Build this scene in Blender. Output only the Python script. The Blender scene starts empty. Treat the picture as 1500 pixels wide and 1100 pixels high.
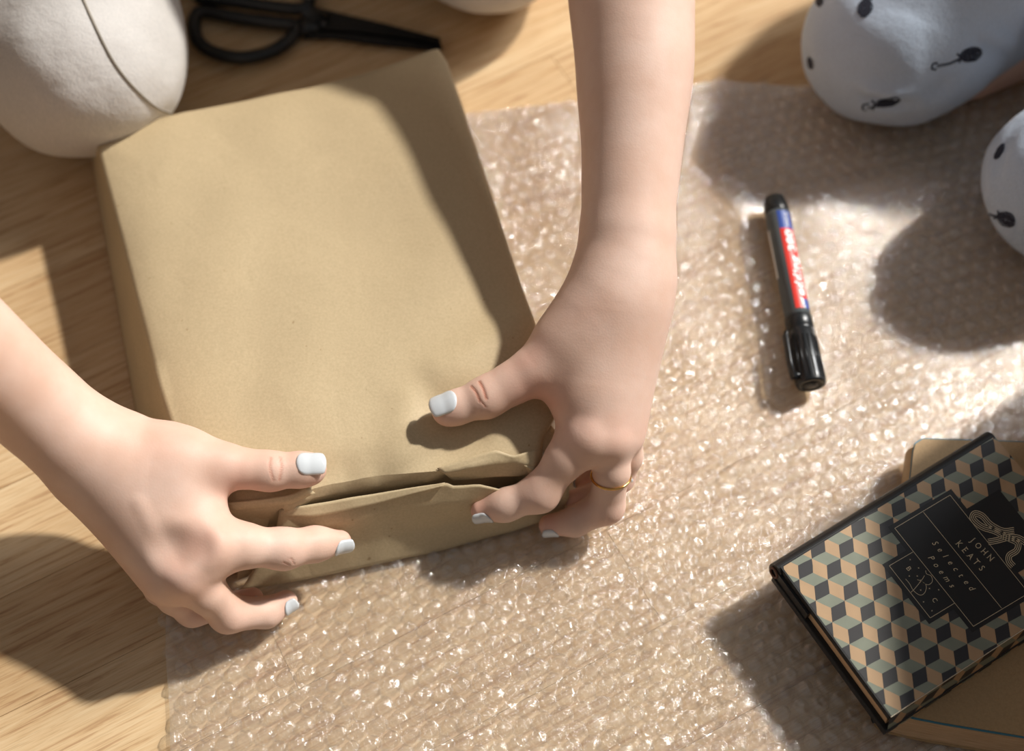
import bpy, math, random
import numpy as np
from mathutils import Vector, Matrix, noise
from mathutils.bvhtree import BVHTree

C = bpy.context.scene.collection
R = math.radians

# ------------------------------------------------------------------ camera
TILT, DIST, FPX = R(27), 0.89, 2083.3
CO = np.array([0, -DIST * math.sin(TILT), DIST * math.cos(TILT)])
FW = np.array([0, math.sin(TILT), -math.cos(TILT)])
RT = np.array([1.0, 0, 0])
UP = np.array([0, math.cos(TILT), math.sin(TILT)])
cd = bpy.data.cameras.new('camera')
cam = bpy.data.objects.new('camera', cd)
C.objects.link(cam)
cam.location = CO
cam.rotation_euler = (TILT, 0, 0)
cd.sensor_width = 36
cd.lens = 50
cd.clip_start = 0.02
cd.dof.use_dof = True
cd.dof.focus_distance = 0.785
cd.dof.aperture_fstop = 3.2
bpy.context.scene.camera = cam

# ------------------------------------------------------------------ light
SUN_EL, SUN_AZ = R(43.5), R(34)
w = bpy.data.worlds.new('world')
bpy.context.scene.world = w
w.use_nodes = True
nt = w.node_tree
bg = nt.nodes['Background']
tc = nt.nodes.new('ShaderNodeTexCoord')
sep = nt.nodes.new('ShaderNodeSeparateXYZ')
rampw = nt.nodes.new('ShaderNodeValToRGB')
nt.links.new(tc.outputs['Generated'], sep.inputs[0])
nt.links.new(sep.outputs[2], rampw.inputs[0])
rampw.color_ramp.elements[0].position = 0.0
rampw.color_ramp.elements[0].color = (0.80, 0.62, 0.45, 1)
rampw.color_ramp.elements[1].position = 0.9
rampw.color_ramp.elements[1].color = (0.86, 0.90, 0.96, 1)
nt.links.new(rampw.outputs[0], bg.inputs[0])
bg.inputs[1].default_value = 0.21

sl = bpy.data.lights.new('sun', 'SUN')
sl.energy = 4.1
sl.angle = R(2.6)
sl.color = (1.0, 0.95, 0.87)
so = bpy.data.objects.new('sun', sl)
C.objects.link(so)
LDIR = Vector((-math.cos(SUN_AZ) * math.cos(SUN_EL), -math.sin(SUN_AZ) * math.cos(SUN_EL), -math.sin(SUN_EL)))
so.rotation_euler = LDIR.to_track_quat('-Z', 'Y').to_euler()
so.location = -LDIR * 3

# the window's own sky light, coming from where the sun comes from
wl = bpy.data.lights.new('window_light', 'AREA')
wl.shape = 'RECTANGLE'
wl.size, wl.size_y = 0.65, 1.2
wl.energy = 68
wl.color = (0.90, 0.95, 1.0)
wo = bpy.data.objects.new('window_light', wl)
C.objects.link(wo)
wo.location = (2.3, 1.5, 1.9)
wo.rotation_euler = (Vector((0, 0, 0)) - wo.location).to_track_quat('-Z', 'Y').to_euler()

vs = bpy.context.scene.view_settings
vs.view_transform = 'Standard'
vs.look = 'None'
vs.gamma = 1
vs.use_curve_mapping = False
vs.exposure = -0.04


# ------------------------------------------------------------------ helpers
def P(x, y, z):
    """the point at height z that the photograph shows at x, y"""
    d = FW + RT * (x - 750) / FPX - UP * (y - 550) / FPX
    return CO + d * (z - CO[2]) / d[2]


def scale_at(p):
    return FPX / float((np.array(p) - CO) @ FW)      # pixels per metre


def col(r, g, b):
    f = lambda c: (c / 255 / 12.92) if c / 255 <= 0.04045 else ((c / 255 + 0.055) / 1.055) ** 2.4
    return (f(r), f(g), f(b), 1)


class NT:
    def __init__(s, name):
        s.m = bpy.data.materials.new(name)
        s.m.use_nodes = True
        s.t = s.m.node_tree
        s.b = s.t.nodes['Principled BSDF']
        s.out = s.t.nodes['Material Output']

    def n(s, kind, **kw):
        nd = s.t.nodes.new('ShaderNode' + kind)
        for k, v in kw.items():
            if k.startswith('_'):
                setattr(nd, k[1:], v)
            else:
                k2 = k.replace('__', ' ')
                nd.inputs[int(k2[1:]) if k2[0] == 'i' and k2[1:].isdigit() else k2].default_value = v
        return nd

    def l(s, a, b):
        s.t.links.new(a, b)

    def coords(s, scale=(1, 1, 1), rand=False, kind='Object'):
        tcn = s.n('TexCoord')
        mp = s.n('Mapping')
        mp.inputs['Scale'].default_value = scale
        if rand:
            oi = s.n('ObjectInfo')
            ml = s.n('Math', _operation='MULTIPLY', i1=37.0)
            s.l(oi.outputs['Random'], ml.inputs[0])
            ad = s.n('VectorMath', _operation='ADD')
            s.l(tcn.outputs[kind], ad.inputs[0])
            s.l(ml.outputs[0], ad.inputs[1])
            s.l(ad.outputs[0], mp.inputs[0])
        else:
            s.l(tcn.outputs[kind], mp.inputs[0])
        return mp.outputs[0]

    def noise(s, vec, scale, detail=3, rough=0.5, dist=0):
        n = s.n('TexNoise', Scale=scale, Detail=detail, Roughness=rough, Distortion=dist)
        s.l(vec, n.inputs['Vector'])
        return n.outputs['Fac']

    def ramp(s, fac, stops):
        r = s.n('ValToRGB')
        el = r.color_ramp.elements
        while len(el) < len(stops):
            el.new(0.5)
        for e, (p, c) in zip(el, stops):
            e.position = p
            e.color = c if len(c) == 4 else (*c, 1)
        s.l(fac, r.inputs[0])
        return r.outputs[0]

    def mix(s, fac, a, b, mode='MIX'):
        m = s.n('Mix', _data_type='RGBA', _blend_type=mode)
        for sock, v in ((m.inputs[0], fac), (m.inputs[6], a), (m.inputs[7], b)):
            if hasattr(v, 'links'):
                s.l(v, sock)
            else:
                sock.default_value = v
        return m.outputs[2]

    def bump(s, h, strength, dist=0.001, prev=None):
        b = s.n('Bump', Strength=strength, Distance=dist)
        s.l(h, b.inputs['Height'])
        if prev is not None:
            s.l(prev, b.inputs['Normal'])
        return b.outputs[0]


def plain(name, c, rough=0.5, bumps=None, spec=0.5, metal=0, var=0.0, vscale=40, coat=0):
    """a coloured material with a little procedural unevenness"""
    k = NT(name)
    v = k.coords()
    if var:
        f = k.noise(v, vscale, 4)
        lo = tuple(x * (1 - var) for x in c[:3]) + (1,)
        hi = tuple(min(1, x * (1 + var)) for x in c[:3]) + (1,)
        k.l(k.ramp(f, [(0.3, lo), (0.7, hi)]), k.b.inputs['Base Color'])
    else:
        k.b.inputs['Base Color'].default_value = c
    k.b.inputs['Roughness'].default_value = rough
    k.b.inputs['Specular IOR Level'].default_value = spec
    k.b.inputs['Metallic'].default_value = metal
    k.b.inputs['Coat Weight'].default_value = coat
    if bumps:
        sc, st, ds = bumps
        k.l(k.bump(k.noise(v, sc, 4), st, ds), k.b.inputs['Normal'])
    return k.m


def obj(name, verts, faces, mat, parent=None, smooth=True, loc=None, rot=None):
    me = bpy.data.meshes.new(name)
    me.from_pydata([tuple(map(float, v)) for v in verts], [], [tuple(map(int, f)) for f in faces])
    me.update()
    if smooth:
        me.shade_smooth()
    o = bpy.data.objects.new(name, me)
    C.objects.link(o)
    for m in (mat if isinstance(mat, (list, tuple)) else [mat]):
        me.materials.append(m)
    if loc is not None:
        o.location = loc
    if rot is not None:
        o.rotation_euler = rot
    if parent is not None:
        o.parent = parent
    return o


def empty(name, loc=(0, 0, 0), rz=0):
    o = bpy.data.objects.new(name, None)
    o.empty_display_size = 0.02
    C.objects.link(o)
    o.location = loc
    o.rotation_euler = (0, 0, rz)
    return o


def tag(o, label=None, cat=None, group=None, kind=None):
    for k, v in (('label', label), ('category', cat), ('group', group), ('kind', kind)):
        if v:
            o[k] = v
    return o


class MB:
    """collects geometry for one mesh"""
    def __init__(s):
        s.v, s.f = [], []

    def add(s, v, f):
        o = len(s.v)
        s.v += [tuple(map(float, q)) for q in v]
        s.f += [tuple(int(i) + o for i in q) for q in f]

    def box(s, a, b, bev=0.0):
        (x0, y0, z0), (x1, y1, z1) = a, b
        if bev <= 0:
            v = [(x, y, z) for z in (z0, z1) for y in (y0, y1) for x in (x0, x1)]
            s.add(v, [(0, 2, 3, 1), (4, 5, 7, 6), (0, 1, 5, 4), (2, 6, 7, 3), (0, 4, 6, 2), (1, 3, 7, 5)])
            return
        lo = [(x0 + bev, y0 + bev), (x1 - bev, y0 + bev), (x1 - bev, y1 - bev), (x0 + bev, y1 - bev)]
        fu = [(x0, y0), (x1, y0), (x1, y1), (x0, y1)]
        v = [(x, y, z0) for x, y in fu] + [(x, y, z1 - bev) for x, y in fu] + [(x, y, z1) for x, y in lo]
        f = [(3, 2, 1, 0), (8, 9, 10, 11)]
        for k in (0, 4):
            for i in range(4):
                j = (i + 1) % 4
                f.append((k + i, k + j, k + 4 + j, k + 4 + i))
        s.add(v, f)

    def tube(s, pts, rad, seg=10, closed=False, cap=True, flat=1.0, upv=(0, 0, 1)):
        pts = [np.array(p, float) for p in pts]
        n = len(pts)
        rad = rad if hasattr(rad, '__len__') else [rad] * n
        o = len(s.v)
        u0 = np.array(upv, float)
        for i, p in enumerate(pts):
            a = pts[(i - 1) % n] if (closed or i > 0) else p
            b = pts[(i + 1) % n] if (closed or i < n - 1) else p
            t = b - a
            t = t / (np.linalg.norm(t) + 1e-12)
            sd = np.cross(t, u0)
            sd /= (np.linalg.norm(sd) + 1e-9)
            uu = np.cross(sd, t)
            for k in range(seg):
                an = 2 * math.pi * k / seg
                s.v.append(tuple(p + rad[i] * (sd * math.cos(an) + uu * math.sin(an) * flat)))
        m = n if closed else n - 1
        for i in range(m):
            j = (i + 1) % n
            for k in range(seg):
                l = (k + 1) % seg
                s.f.append((o + i * seg + k, o + i * seg + l, o + j * seg + l, o + j * seg + k))
        if not closed and cap:
            s.f.append(tuple(o + k for k in range(seg)))
            s.f.append(tuple(o + (n - 1) * seg + k for k in reversed(range(seg))))

    def lathe(s, prof, seg=32, axis=0):
        """prof: (along, radius) pairs around the local x axis"""
        o = len(s.v)
        for x, r in prof:
            for k in range(seg):
                a = 2 * math.pi * k / seg
                s.v.append((x, r * math.cos(a), r * math.sin(a)))
        for i in range(len(prof) - 1):
            for k in range(seg):
                l = (k + 1) % seg
                s.f.append((o + i * seg + k, o + i * seg + l, o + (i + 1) * seg + l, o + (i + 1) * seg + k))
        s.f.append(tuple(o + k for k in reversed(range(seg))))
        s.f.append(tuple(o + (len(prof) - 1) * seg + k for k in range(seg)))

    def build(s, name, mat, parent=None, smooth=True, **kw):
        return obj(name, s.v, s.f, mat, parent, smooth, **kw)


def catmull(pts, per=8, closed=False):
    pts = [np.array(p, float) for p in pts]
    n = len(pts)
    out = []
    for i in range(n if closed else n - 1):
        p1, p2 = pts[i], pts[(i + 1) % n]
        p0 = pts[(i - 1) % n] if (closed or i > 0) else 2 * p1 - p2
        p3 = pts[(i + 2) % n] if (closed or i + 2 < n) else 2 * p2 - p1
        for k in range(per):
            t = k / per
            out.append(0.5 * (2 * p1 + (p2 - p0) * t + (2 * p0 - 5 * p1 + 4 * p2 - p3) * t * t + (3 * p1 - p0 - 3 * p2 + p3) * t ** 3))
    if not closed:
        out.append(pts[-1])
    return out


def resample(pts, n):
    pts = np.array(pts, float)
    d = np.r_[0, np.cumsum(np.linalg.norm(np.diff(pts, axis=0), axis=1))]
    t = np.linspace(0, d[-1], n)
    return np.stack([np.interp(t, d, pts[:, k]) for k in range(pts.shape[1])], 1)


# ------------------------------------------------------------------ smooth bodies from distance fields
class Field:
    def __init__(s, lo, hi, h, frame=None):
        """a grid between lo and hi (local), frame = (origin, 3x3 rows of local axes)"""
        s.h = h
        s.o, s.A = frame if frame is not None else (np.zeros(3), np.eye(3))
        s.lo = np.array(lo, float)
        s.n = np.ceil((np.array(hi) - s.lo) / h).astype(int) + 1
        s.F = np.full(s.n, 0.03, np.float32)
        s.ax = [s.lo[i] + h * np.arange(s.n[i], dtype=np.float32) for i in range(3)]

    def loc(s, p):
        return s.A @ (np.array(p, float) - s.o)

    def _slab(s, pts, pad):
        q = np.array([s.loc(p) for p in pts])
        a = np.floor((q.min(0) - pad - s.lo) / s.h).astype(int)
        b = np.ceil((q.max(0) + pad - s.lo) / s.h).astype(int) + 1
        a = np.clip(a, 0, s.n)
        b = np.clip(b, 0, s.n)
        sl_ = tuple(slice(a[i], b[i]) for i in range(3))
        g = (s.ax[0][sl_[0]][:, None, None], s.ax[1][sl_[1]][None, :, None], s.ax[2][sl_[2]][None, None, :])
        return sl_, g, q

    @staticmethod
    def smin(a, b, k):
        hh = np.maximum(k - np.abs(a - b), 0) / k
        return np.minimum(a, b) - hh * hh * k * 0.25

    @staticmethod
    def _cone(g, a, b, r1, r2):
        ab = b - a
        L = float(ab @ ab) + 1e-12
        x, y, z = g[0] - a[0], g[1] - a[1], g[2] - a[2]
        t = np.clip((x * ab[0] + y * ab[1] + z * ab[2]) / L, 0, 1)
        return np.sqrt((x - t * ab[0]) ** 2 + (y - t * ab[1]) ** 2 + (z - t * ab[2]) ** 2) - (r1 + (r2 - r1) * t)

    def cone(s, p, q, r1, r2, k=0.004):
        sl_, g, L = s._slab([p, q], max(r1, r2) + k + 0.004)
        d = s._cone(g, L[0], L[1], r1, r2).astype(np.float32)
        s.F[sl_] = s.smin(s.F[sl_], d, k)

    def chain(s, pts, rads, ki=0.003, k=0.004, bumps=()):
        """a finger: its own segments blend with ki, the whole with k into the rest"""
        sl_, g, L = s._slab(pts, max(rads) + k + 0.004)
        d = None
        for i in range(len(pts) - 1):
            e = s._cone(g, L[i], L[i + 1], rads[i], rads[i + 1])
            d = e if d is None else s.smin(d, e, ki)
        for (p, r, kk) in bumps:
            c = s.loc(p)
            e = np.sqrt((g[0] - c[0]) ** 2 + (g[1] - c[1]) ** 2 + (g[2] - c[2]) ** 2) - r
            d = s.smin(d, e, kk)
        s.F[sl_] = s.smin(s.F[sl_], d.astype(np.float32), k)

    def ball(s, p, r, k=0.004, stretch=None, axes=None):
        rr = r if stretch is None else r * max(stretch)
        sl_, g, L = s._slab([p], rr + k + 0.004)
        c = L[0]
        x = np.stack(np.broadcast_arrays(g[0] - c[0], g[1] - c[1], g[2] - c[2]), -1)
        if axes is not None:
            x = x @ (np.array(axes) @ s.A.T).T
        if stretch is not None:
            x = x / np.array(stretch)
            d = (np.linalg.norm(x, axis=-1) - r) * min(stretch)
        else:
            d = np.linalg.norm(x, axis=-1) - r
        s.F[sl_] = s.smin(s.F[sl_], d.astype(np.float32), k)

    def cut(s, p, r, k=0.004):
        sl_, g, L = s._slab([p], r + k + 0.004)
        c = L[0]
        d = np.sqrt((g[0] - c[0]) ** 2 + (g[1] - c[1]) ** 2 + (g[2] - c[2]) ** 2) - r
        s.F[sl_] = -s.smin(-s.F[sl_], d.astype(np.float32), k)

    def mesh(s, smooth=2):
        F = s.F
        S = F < 0
        nx, ny, nz = F.shape
        cnt = np.zeros((nx - 1, ny - 1, nz - 1), np.int8)
        offs = [(i, j, k) for i in (0, 1) for j in (0, 1) for k in (0, 1)]
        for i, j, k in offs:
            cnt += S[i:nx - 1 + i, j:ny - 1 + j, k:nz - 1 + k]
        act = np.argwhere((cnt > 0) & (cnt < 8))
        idx = np.full(cnt.shape, -1, np.int64)
        idx[tuple(act.T)] = np.arange(len(act))
        acc = np.zeros((len(act), 3))
        num = np.zeros(len(act))
        for a in offs:
            for ax in range(3):
                if a[ax]:
                    continue
                b = list(a)
                b[ax] = 1
                fa = F[tuple((act + a).T)]
                fb = F[tuple((act + b).T)]
                m = (fa < 0) != (fb < 0)
                t = np.where(m, fa / np.where(m, fa - fb, 1), 0)
                p = np.array(a, float)[None, :].repeat(len(act), 0)
                p[:, ax] = t
                acc[m] += p[m]
                num[m] += 1
        V = act + acc / num[:, None]
        V = V * s.h + s.lo
        quads = []
        for ax in range(3):
            sl0 = [slice(1, -1)] * 3
            sl1 = [slice(1, -1)] * 3
            sl0[ax] = slice(0, -1)
            sl1[ax] = slice(1, None)
            d = S[tuple(sl0)] != S[tuple(sl1)]
            e = np.argwhere(d)
            off = np.array([1, 1, 1])
            off[ax] = 0
            e = e + off
            u, v = [(1, 2), (2, 0), (0, 1)][ax]
            ins = S[tuple(e.T)]
            du = np.zeros(3, int)
            dv = np.zeros(3, int)
            du[u] = 1
            dv[v] = 1
            q = np.stack([idx[tuple((e - du - dv).T)], idx[tuple((e - dv).T)], idx[tuple(e.T)], idx[tuple((e - du).T)]], 1)
            q[~ins] = q[~ins][:, ::-1]
            quads.append(q)
        Q = np.concatenate(quads)
        Q = Q[(Q >= 0).all(1)]
        E = np.concatenate([Q[:, [0, 1]], Q[:, [1, 2]], Q[:, [2, 3]], Q[:, [3, 0]]])
        for it in range(smooth):
            for lam in (0.5, -0.52):
                sm = np.zeros_like(V)
                ct = np.zeros(len(V))
                for a, b in ((0, 1), (1, 0)):
                    for c in range(3):
                        sm[:, c] += np.bincount(E[:, a], V[E[:, b], c], len(V))
                    ct += np.bincount(E[:, a], minlength=len(V))
                V = V + lam * (sm / np.maximum(ct, 1)[:, None] - V)
        return V @ s.A + s.o, Q


def np_mesh(name, V, Q, mat, parent=None, attrs=None):
    me = bpy.data.meshes.new(name)
    me.vertices.add(len(V))
    me.vertices.foreach_set('co', np.asarray(V, np.float32).ravel())
    me.loops.add(len(Q) * 4)
    me.loops.foreach_set('vertex_index', np.asarray(Q, np.int32).ravel())
    me.polygons.add(len(Q))
    me.polygons.foreach_set('loop_start', np.arange(0, len(Q) * 4, 4, dtype=np.int32))
    me.update(calc_edges=True)
    me.validate()
    me.shade_smooth()
    for k, v in (attrs or {}).items():
        a = me.attributes.new(k, 'FLOAT', 'POINT')
        a.data.foreach_set('value', np.asarray(v, np.float32))
    me.materials.append(mat)
    o = bpy.data.objects.new(name, me)
    C.objects.link(o)
    if parent is not None:
        o.parent = parent
    return o


def vnormals(V, Q):
    n = np.cross(V[Q[:, 2]] - V[Q[:, 0]], V[Q[:, 3]] - V[Q[:, 1]])
    out = np.zeros_like(V)
    for j in range(4):
        for c in range(3):
            out[:, c] += np.bincount(Q[:, j], n[:, c], len(V))
    return out / (np.linalg.norm(out, axis=1)[:, None] + 1e-12)


def surface_of(V, Q):
    return BVHTree.FromPolygons([tuple(v) for v in V], [tuple(int(i) for i in q) for q in Q])


def on_surface(bvh, pts_px, off):
    """run photographed points onto a surface"""
    out = []
    for x, y in pts_px:
        d = FW + RT * (x - 750) / FPX - UP * (y - 550) / FPX
        d = Vector(d).normalized()
        h, n, i, ds = bvh.ray_cast(Vector(CO), d)
        if h is not None:
            if n.dot(d) > 0:
                n = -n
            out.append((h + n * off, n))
    return out


# ------------------------------------------------------------------ materials
def mat_wood():
    k = NT('oak_laminate')
    tcn = k.n('TexCoord')
    oi = k.n('ObjectInfo')
    cmb = k.n('CombineXYZ')
    for i, m_ in enumerate((11.3, 7.7, 5.1)):
        ml = k.n('Math', _operation='MULTIPLY', i1=m_)
        k.l(oi.outputs['Random'], ml.inputs[0])
        k.l(ml.outputs[0], cmb.inputs[i])
    ad = k.n('VectorMath', _operation='ADD')
    k.l(tcn.outputs['Object'], ad.inputs[0])
    k.l(cmb.outputs[0], ad.inputs[1])

    def mapped(sc):
        mp = k.n('Mapping')
        mp.inputs['Scale'].default_value = sc
        k.l(ad.outputs[0], mp.inputs[0])
        return mp.outputs[0]
    fine = k.noise(mapped((5, 105, 1)), 3.2, 5, 0.62, 0.5)
    broad = k.noise(mapped((2.0, 22, 1)), 2.0, 4, 0.5, 1.1)
    pore = k.noise(mapped((14, 420, 1)), 3.0, 3, 0.6)
    base = k.ramp(broad, [(0.30, col(190, 156, 114)), (0.5, col(204, 173, 132)), (0.72, col(214, 187, 148))])
    g = k.ramp(fine, [(0.36, col(164, 122, 84)), (0.45, col(206, 174, 132)), (0.64, col(222, 198, 160))])
    c1 = k.mix(0.58, base, g)
    pr = k.ramp(pore, [(0.34, (0.72, 0.66, 0.6, 1)), (0.46, (1, 1, 1, 1))])
    c2 = k.mix(0.55, c1, pr, 'MULTIPLY')
    tone = k.ramp(oi.outputs['Random'], [(0.0, (0.88, 0.81, 0.74, 1)), (0.25, (0.97, 0.95, 0.93, 1)), (1.0, (1.05, 1.05, 1.05, 1))])
    c3 = k.mix(1.0, c2, tone, 'MULTIPLY')
    k.l(c3, k.b.inputs['Base Color'])
    k.b.inputs['Roughness'].default_value = 0.52
    k.b.inputs['Specular IOR Level'].default_value = 0.35
    k.l(k.bump(fine, 0.18, 0.0006), k.b.inputs['Normal'])
    return k.m


def mat_kraft(name='kraft_paper', c=(195, 175, 140), dark=0.93, bump=0.25):
    k = NT(name)
    v = k.coords()
    a = k.noise(v, 9, 4, 0.6)
    b = k.noise(v, 700, 3, 0.7)
    sp = k.noise(v, 240, 2, 0.5)
    c0 = col(*c)
    base = k.ramp(a, [(0.3, tuple(x * dark for x in c0[:3])), (0.7, tuple(min(1, x * 1.05) for x in c0[:3]))])
    f = k.ramp(b, [(0.3, (0.86, 0.85, 0.83, 1)), (0.65, (1.04, 1.04, 1.04, 1))])
    c1 = k.mix(0.8, base, f, 'MULTIPLY')
    s2 = k.ramp(sp, [(0.225, (0.62, 0.5, 0.38, 1)), (0.25, (1, 1, 1, 1))])
    c2 = k.mix(0.7, c1, s2, 'MULTIPLY')
    k.l(c2, k.b.inputs['Base Color'])
    k.b.inputs['Roughness'].default_value = 0.55
    k.b.inputs['Specular IOR Level'].default_value = 0.32
    h1 = k.noise(v, 38, 4, 0.55, 0.6)
    nb = k.bump(h1, bump, 0.0022)
    nb = k.bump(b, 0.25, 0.0002, nb)
    k.l(nb, k.b.inputs['Normal'])
    return k.m


def mat_skin():
    k = NT('skin')
    v = k.coords()
    a = k.noise(v, 32, 4, 0.6)
    base = k.ramp(a, [(0.32, col(212, 176, 156)), (0.68, col(221, 190, 173))])
    at = k.n('Attribute', _attribute_name='flush')
    red = k.mix(at.outputs['Fac'], base, col(220, 140, 118))
    cr = k.n('Attribute', _attribute_name='crease')
    c2 = k.mix(cr.outputs['Fac'], red, col(184, 108, 82))
    k.l(c2, k.b.inputs['Base Color'])
    k.b.inputs['Roughness'].default_value = 0.54
    k.b.inputs['Specular IOR Level'].default_value = 0.32
    k.b.subsurface_method = 'RANDOM_WALK'
    k.b.inputs['Subsurface Weight'].default_value = 0.07
    k.b.inputs['Subsurface Radius'].default_value = (1.0, 0.35, 0.2)
    k.b.inputs['Subsurface Scale'].default_value = 0.004
    vo = k.n('TexVoronoi', Scale=900)
    k.l(v, vo.inputs['Vector'])
    nb = k.bump(vo.outputs['Distance'], 0.10, 0.0003)
    nb = k.bump(k.noise(v, 90, 3), 0.12, 0.0008, nb)
    inv = k.n('Math', _operation='SUBTRACT', i0=1.0)
    k.l(cr.outputs['Fac'], inv.inputs[1])
    nb = k.bump(inv.outputs[0], 0.8, 0.0006, nb)
    k.l(nb, k.b.inputs['Normal'])
    return k.m


def mat_film(name='bubble_film', rough=0.13, haze=0.10, bump=0.5, fmax=0.32):
    k = NT(name)
    v = k.coords(kind='Object')
    geo = k.n('NewGeometry')
    n1 = k.noise(geo.outputs['Position'], 420, 3, 0.6, 1.0)
    n2 = k.noise(geo.outputs['Position'], 900, 2, 0.5)
    nb = k.bump(n1, bump, 0.0016)
    nb = k.bump(n2, 0.15, 0.0003, nb)
    tr = k.n('BsdfTransparent')
    tr.inputs['Color'].default_value = (0.985, 0.985, 0.985, 1)
    gl = k.n('BsdfGlossy', Roughness=rough)
    gl.inputs['Color'].default_value = (1, 1, 1, 1)
    df = k.n('BsdfDiffuse')
    df.inputs['Color'].default_value = (0.92, 0.90, 0.86, 1)
    tl = k.n('BsdfTranslucent')
    tl.inputs['Color'].default_value = (0.92, 0.90, 0.86, 1)
    for nd in (gl, df, tl):
        k.l(nb, nd.inputs['Normal'])
    fr = k.n('Fresnel', IOR=1.5)
    fd = k.n('Math', _operation='MULTIPLY', i1=2.6)       # both faces of the film reflect
    k.l(fr.outputs[0], fd.inputs[0])
    fm = k.n('Math', _operation='MINIMUM', i1=fmax)
    k.l(fd.outputs[0], fm.inputs[0])
    hz = k.n('MixShader', Fac=0.5)
    k.l(df.outputs[0], hz.inputs[1])
    k.l(tl.outputs[0], hz.inputs[2])
    m1 = k.n('MixShader', Fac=haze)
    k.l(tr.outputs[0], m1.inputs[1])
    k.l(hz.outputs[0], m1.inputs[2])
    m2 = k.n('MixShader')
    k.l(fm.outputs[0], m2.inputs[0])
    k.l(m1.outputs[0], m2.inputs[1])
    k.l(gl.outputs[0], m2.inputs[2])
    k.l(m2.outputs[0], k.out.inputs['Surface'])
    return k.m


def mat_cloth(name, c, weave=900, var=0.06, rough=0.85):
    k = NT(name)
    v = k.coords()
    a = k.noise(v, 14, 4)
    c0 = col(*c)
    base = k.ramp(a, [(0.3, tuple(x * (1 - var) for x in c0[:3])), (0.7, tuple(min(1, x * (1 + var)) for x in c0[:3]))])
    th = k.noise(k.coords((1, 1, 0.25)), weave, 2, 0.6)
    c1 = k.mix(0.5, base, k.ramp(th, [(0.35, (0.86, 0.87, 0.89, 1)), (0.65, (1.05, 1.05, 1.05, 1))]), 'MULTIPLY')
    k.l(c1, k.b.inputs['Base Color'])
    k.b.inputs['Roughness'].default_value = rough
    k.b.inputs['Specular IOR Level'].default_value = 0.2
    k.b.inputs['Sheen Weight'].default_value = 0.15
    k.l(k.bump(th, 0.35, 0.0005, k.bump(k.noise(v, 55, 4, 0.6), 0.35, 0.003)), k.b.inputs['Normal'])
    return k.m


WOOD = mat_wood()
KRAFT = mat_kraft()
SKIN = mat_skin()
FILM = mat_film('bubble_film', 0.10, 0.20, 0.5, 0.3)
DOME = mat_film('bubble_dome', 0.09, 0.02, 0.45, 0.3)
NAIL = plain('nail_varnish', col(205, 209, 212), 0.16, var=0.02, coat=0.6)
JOINT = plain('joint_filler', col(160, 124, 86), 0.8, var=0.1)
BLACKP = plain('black_plastic', col(24, 26, 28), 0.33, (300, 0.08, 0.0003), var=0.15)
GOLD = plain('polished_gold', col(226, 178, 104), 0.14, metal=1, var=0.03)
STONE = plain('clear_stone', col(240, 244, 250), 0.04, metal=0.6, var=0.02)
CREAM = mat_cloth('cream_cotton', (206, 202, 198), var=0.04)
DENIM = mat_cloth('pale_blue_cotton', (182, 196, 214), weave=1100)
INK = plain('dark_blue_print', col(34, 38, 54), 0.8, var=0.2)
HAIR = plain('brown_hair', col(84, 58, 40), 0.45, (220, 0.6, 0.002), var=0.25)

# ------------------------------------------------------------------ floor
GA = R(28.5)
GE = np.array([math.cos(GA), math.sin(GA)])
GN = np.array([-GE[1], GE[0]])
floor = MB()
floor.box((-1.5, -1.2, -0.02), (1.5, 1.65, -0.0085))
fl = floor.build('floor', JOINT, smooth=False)
tag(fl, kind='structure', label='light oak strip laminate floor')
rng = random.Random(5)
SW = 0.0655
plank_cache = {}


def plank(e0, e1, n0):
    L = round(e1 - e0, 4)
    if L not in plank_cache:
        b = MB()
        g = 0.00009
        b.box((g, g, -0.0085), (L - g, SW - g, 0.0), 0.00012)
        o = b.build('plank', WOOD, fl, smooth=False)
        plank_cache[L] = o
    else:
        o = plank_cache[L].copy()
        C.objects.link(o)
        o.parent = fl
    p = GE * e0 + GN * n0
    o.location = (p[0], p[1], 0)
    o.rotation_euler = (0, 0, GA)


for row in range(-16, 23):
    n0 = 0.2105 - SW + row * SW
    cuts = {0: [-1.65, -1.225, -0.775, -0.33, 0.1455, 0.56, 1.0, 1.45], 1: [-1.35, -0.87, -0.42, 0.03, 0.48, 0.93, 1.38], -2: [-1.45, -1.0, -0.55, -0.1, 0.35, 0.8, 1.25], -3: [-1.3, -0.85, -0.40, 0.05, 0.5, 0.95, 1.4], -1: [-1.35, -0.9, -0.45, 0.0, 0.44, 0.86, 1.3]}.get(row)
    if cuts is None:
        s0 = -1.5 - 0.05 * rng.randrange(0, 8)
        cuts = [s0 + 0.45 * i for i in range(8)]
    for a, b in zip(cuts[:-1], cuts[1:]):
        c = GE * (a + b) / 2 + GN * n0
        if -1.25 < c[0] < 1.25 and -0.95 < c[1] < 1.4:
            plank(a, b, n0)


# ------------------------------------------------------------------ outlines shared by several builders
def poly_px(pts, z):
    return np.array([P(x, y, z)[:2] for x, y in pts])


def inside(poly, x, y):
    r = False
    n = len(poly)
    for i in range(n):
        x1, y1 = poly[i]
        x2, y2 = poly[(i + 1) % n]
        if (y1 > y) != (y2 > y) and x < (x2 - x1) * (y - y1) / (y2 - y1) + x1:
            r = not r
    return r


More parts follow.
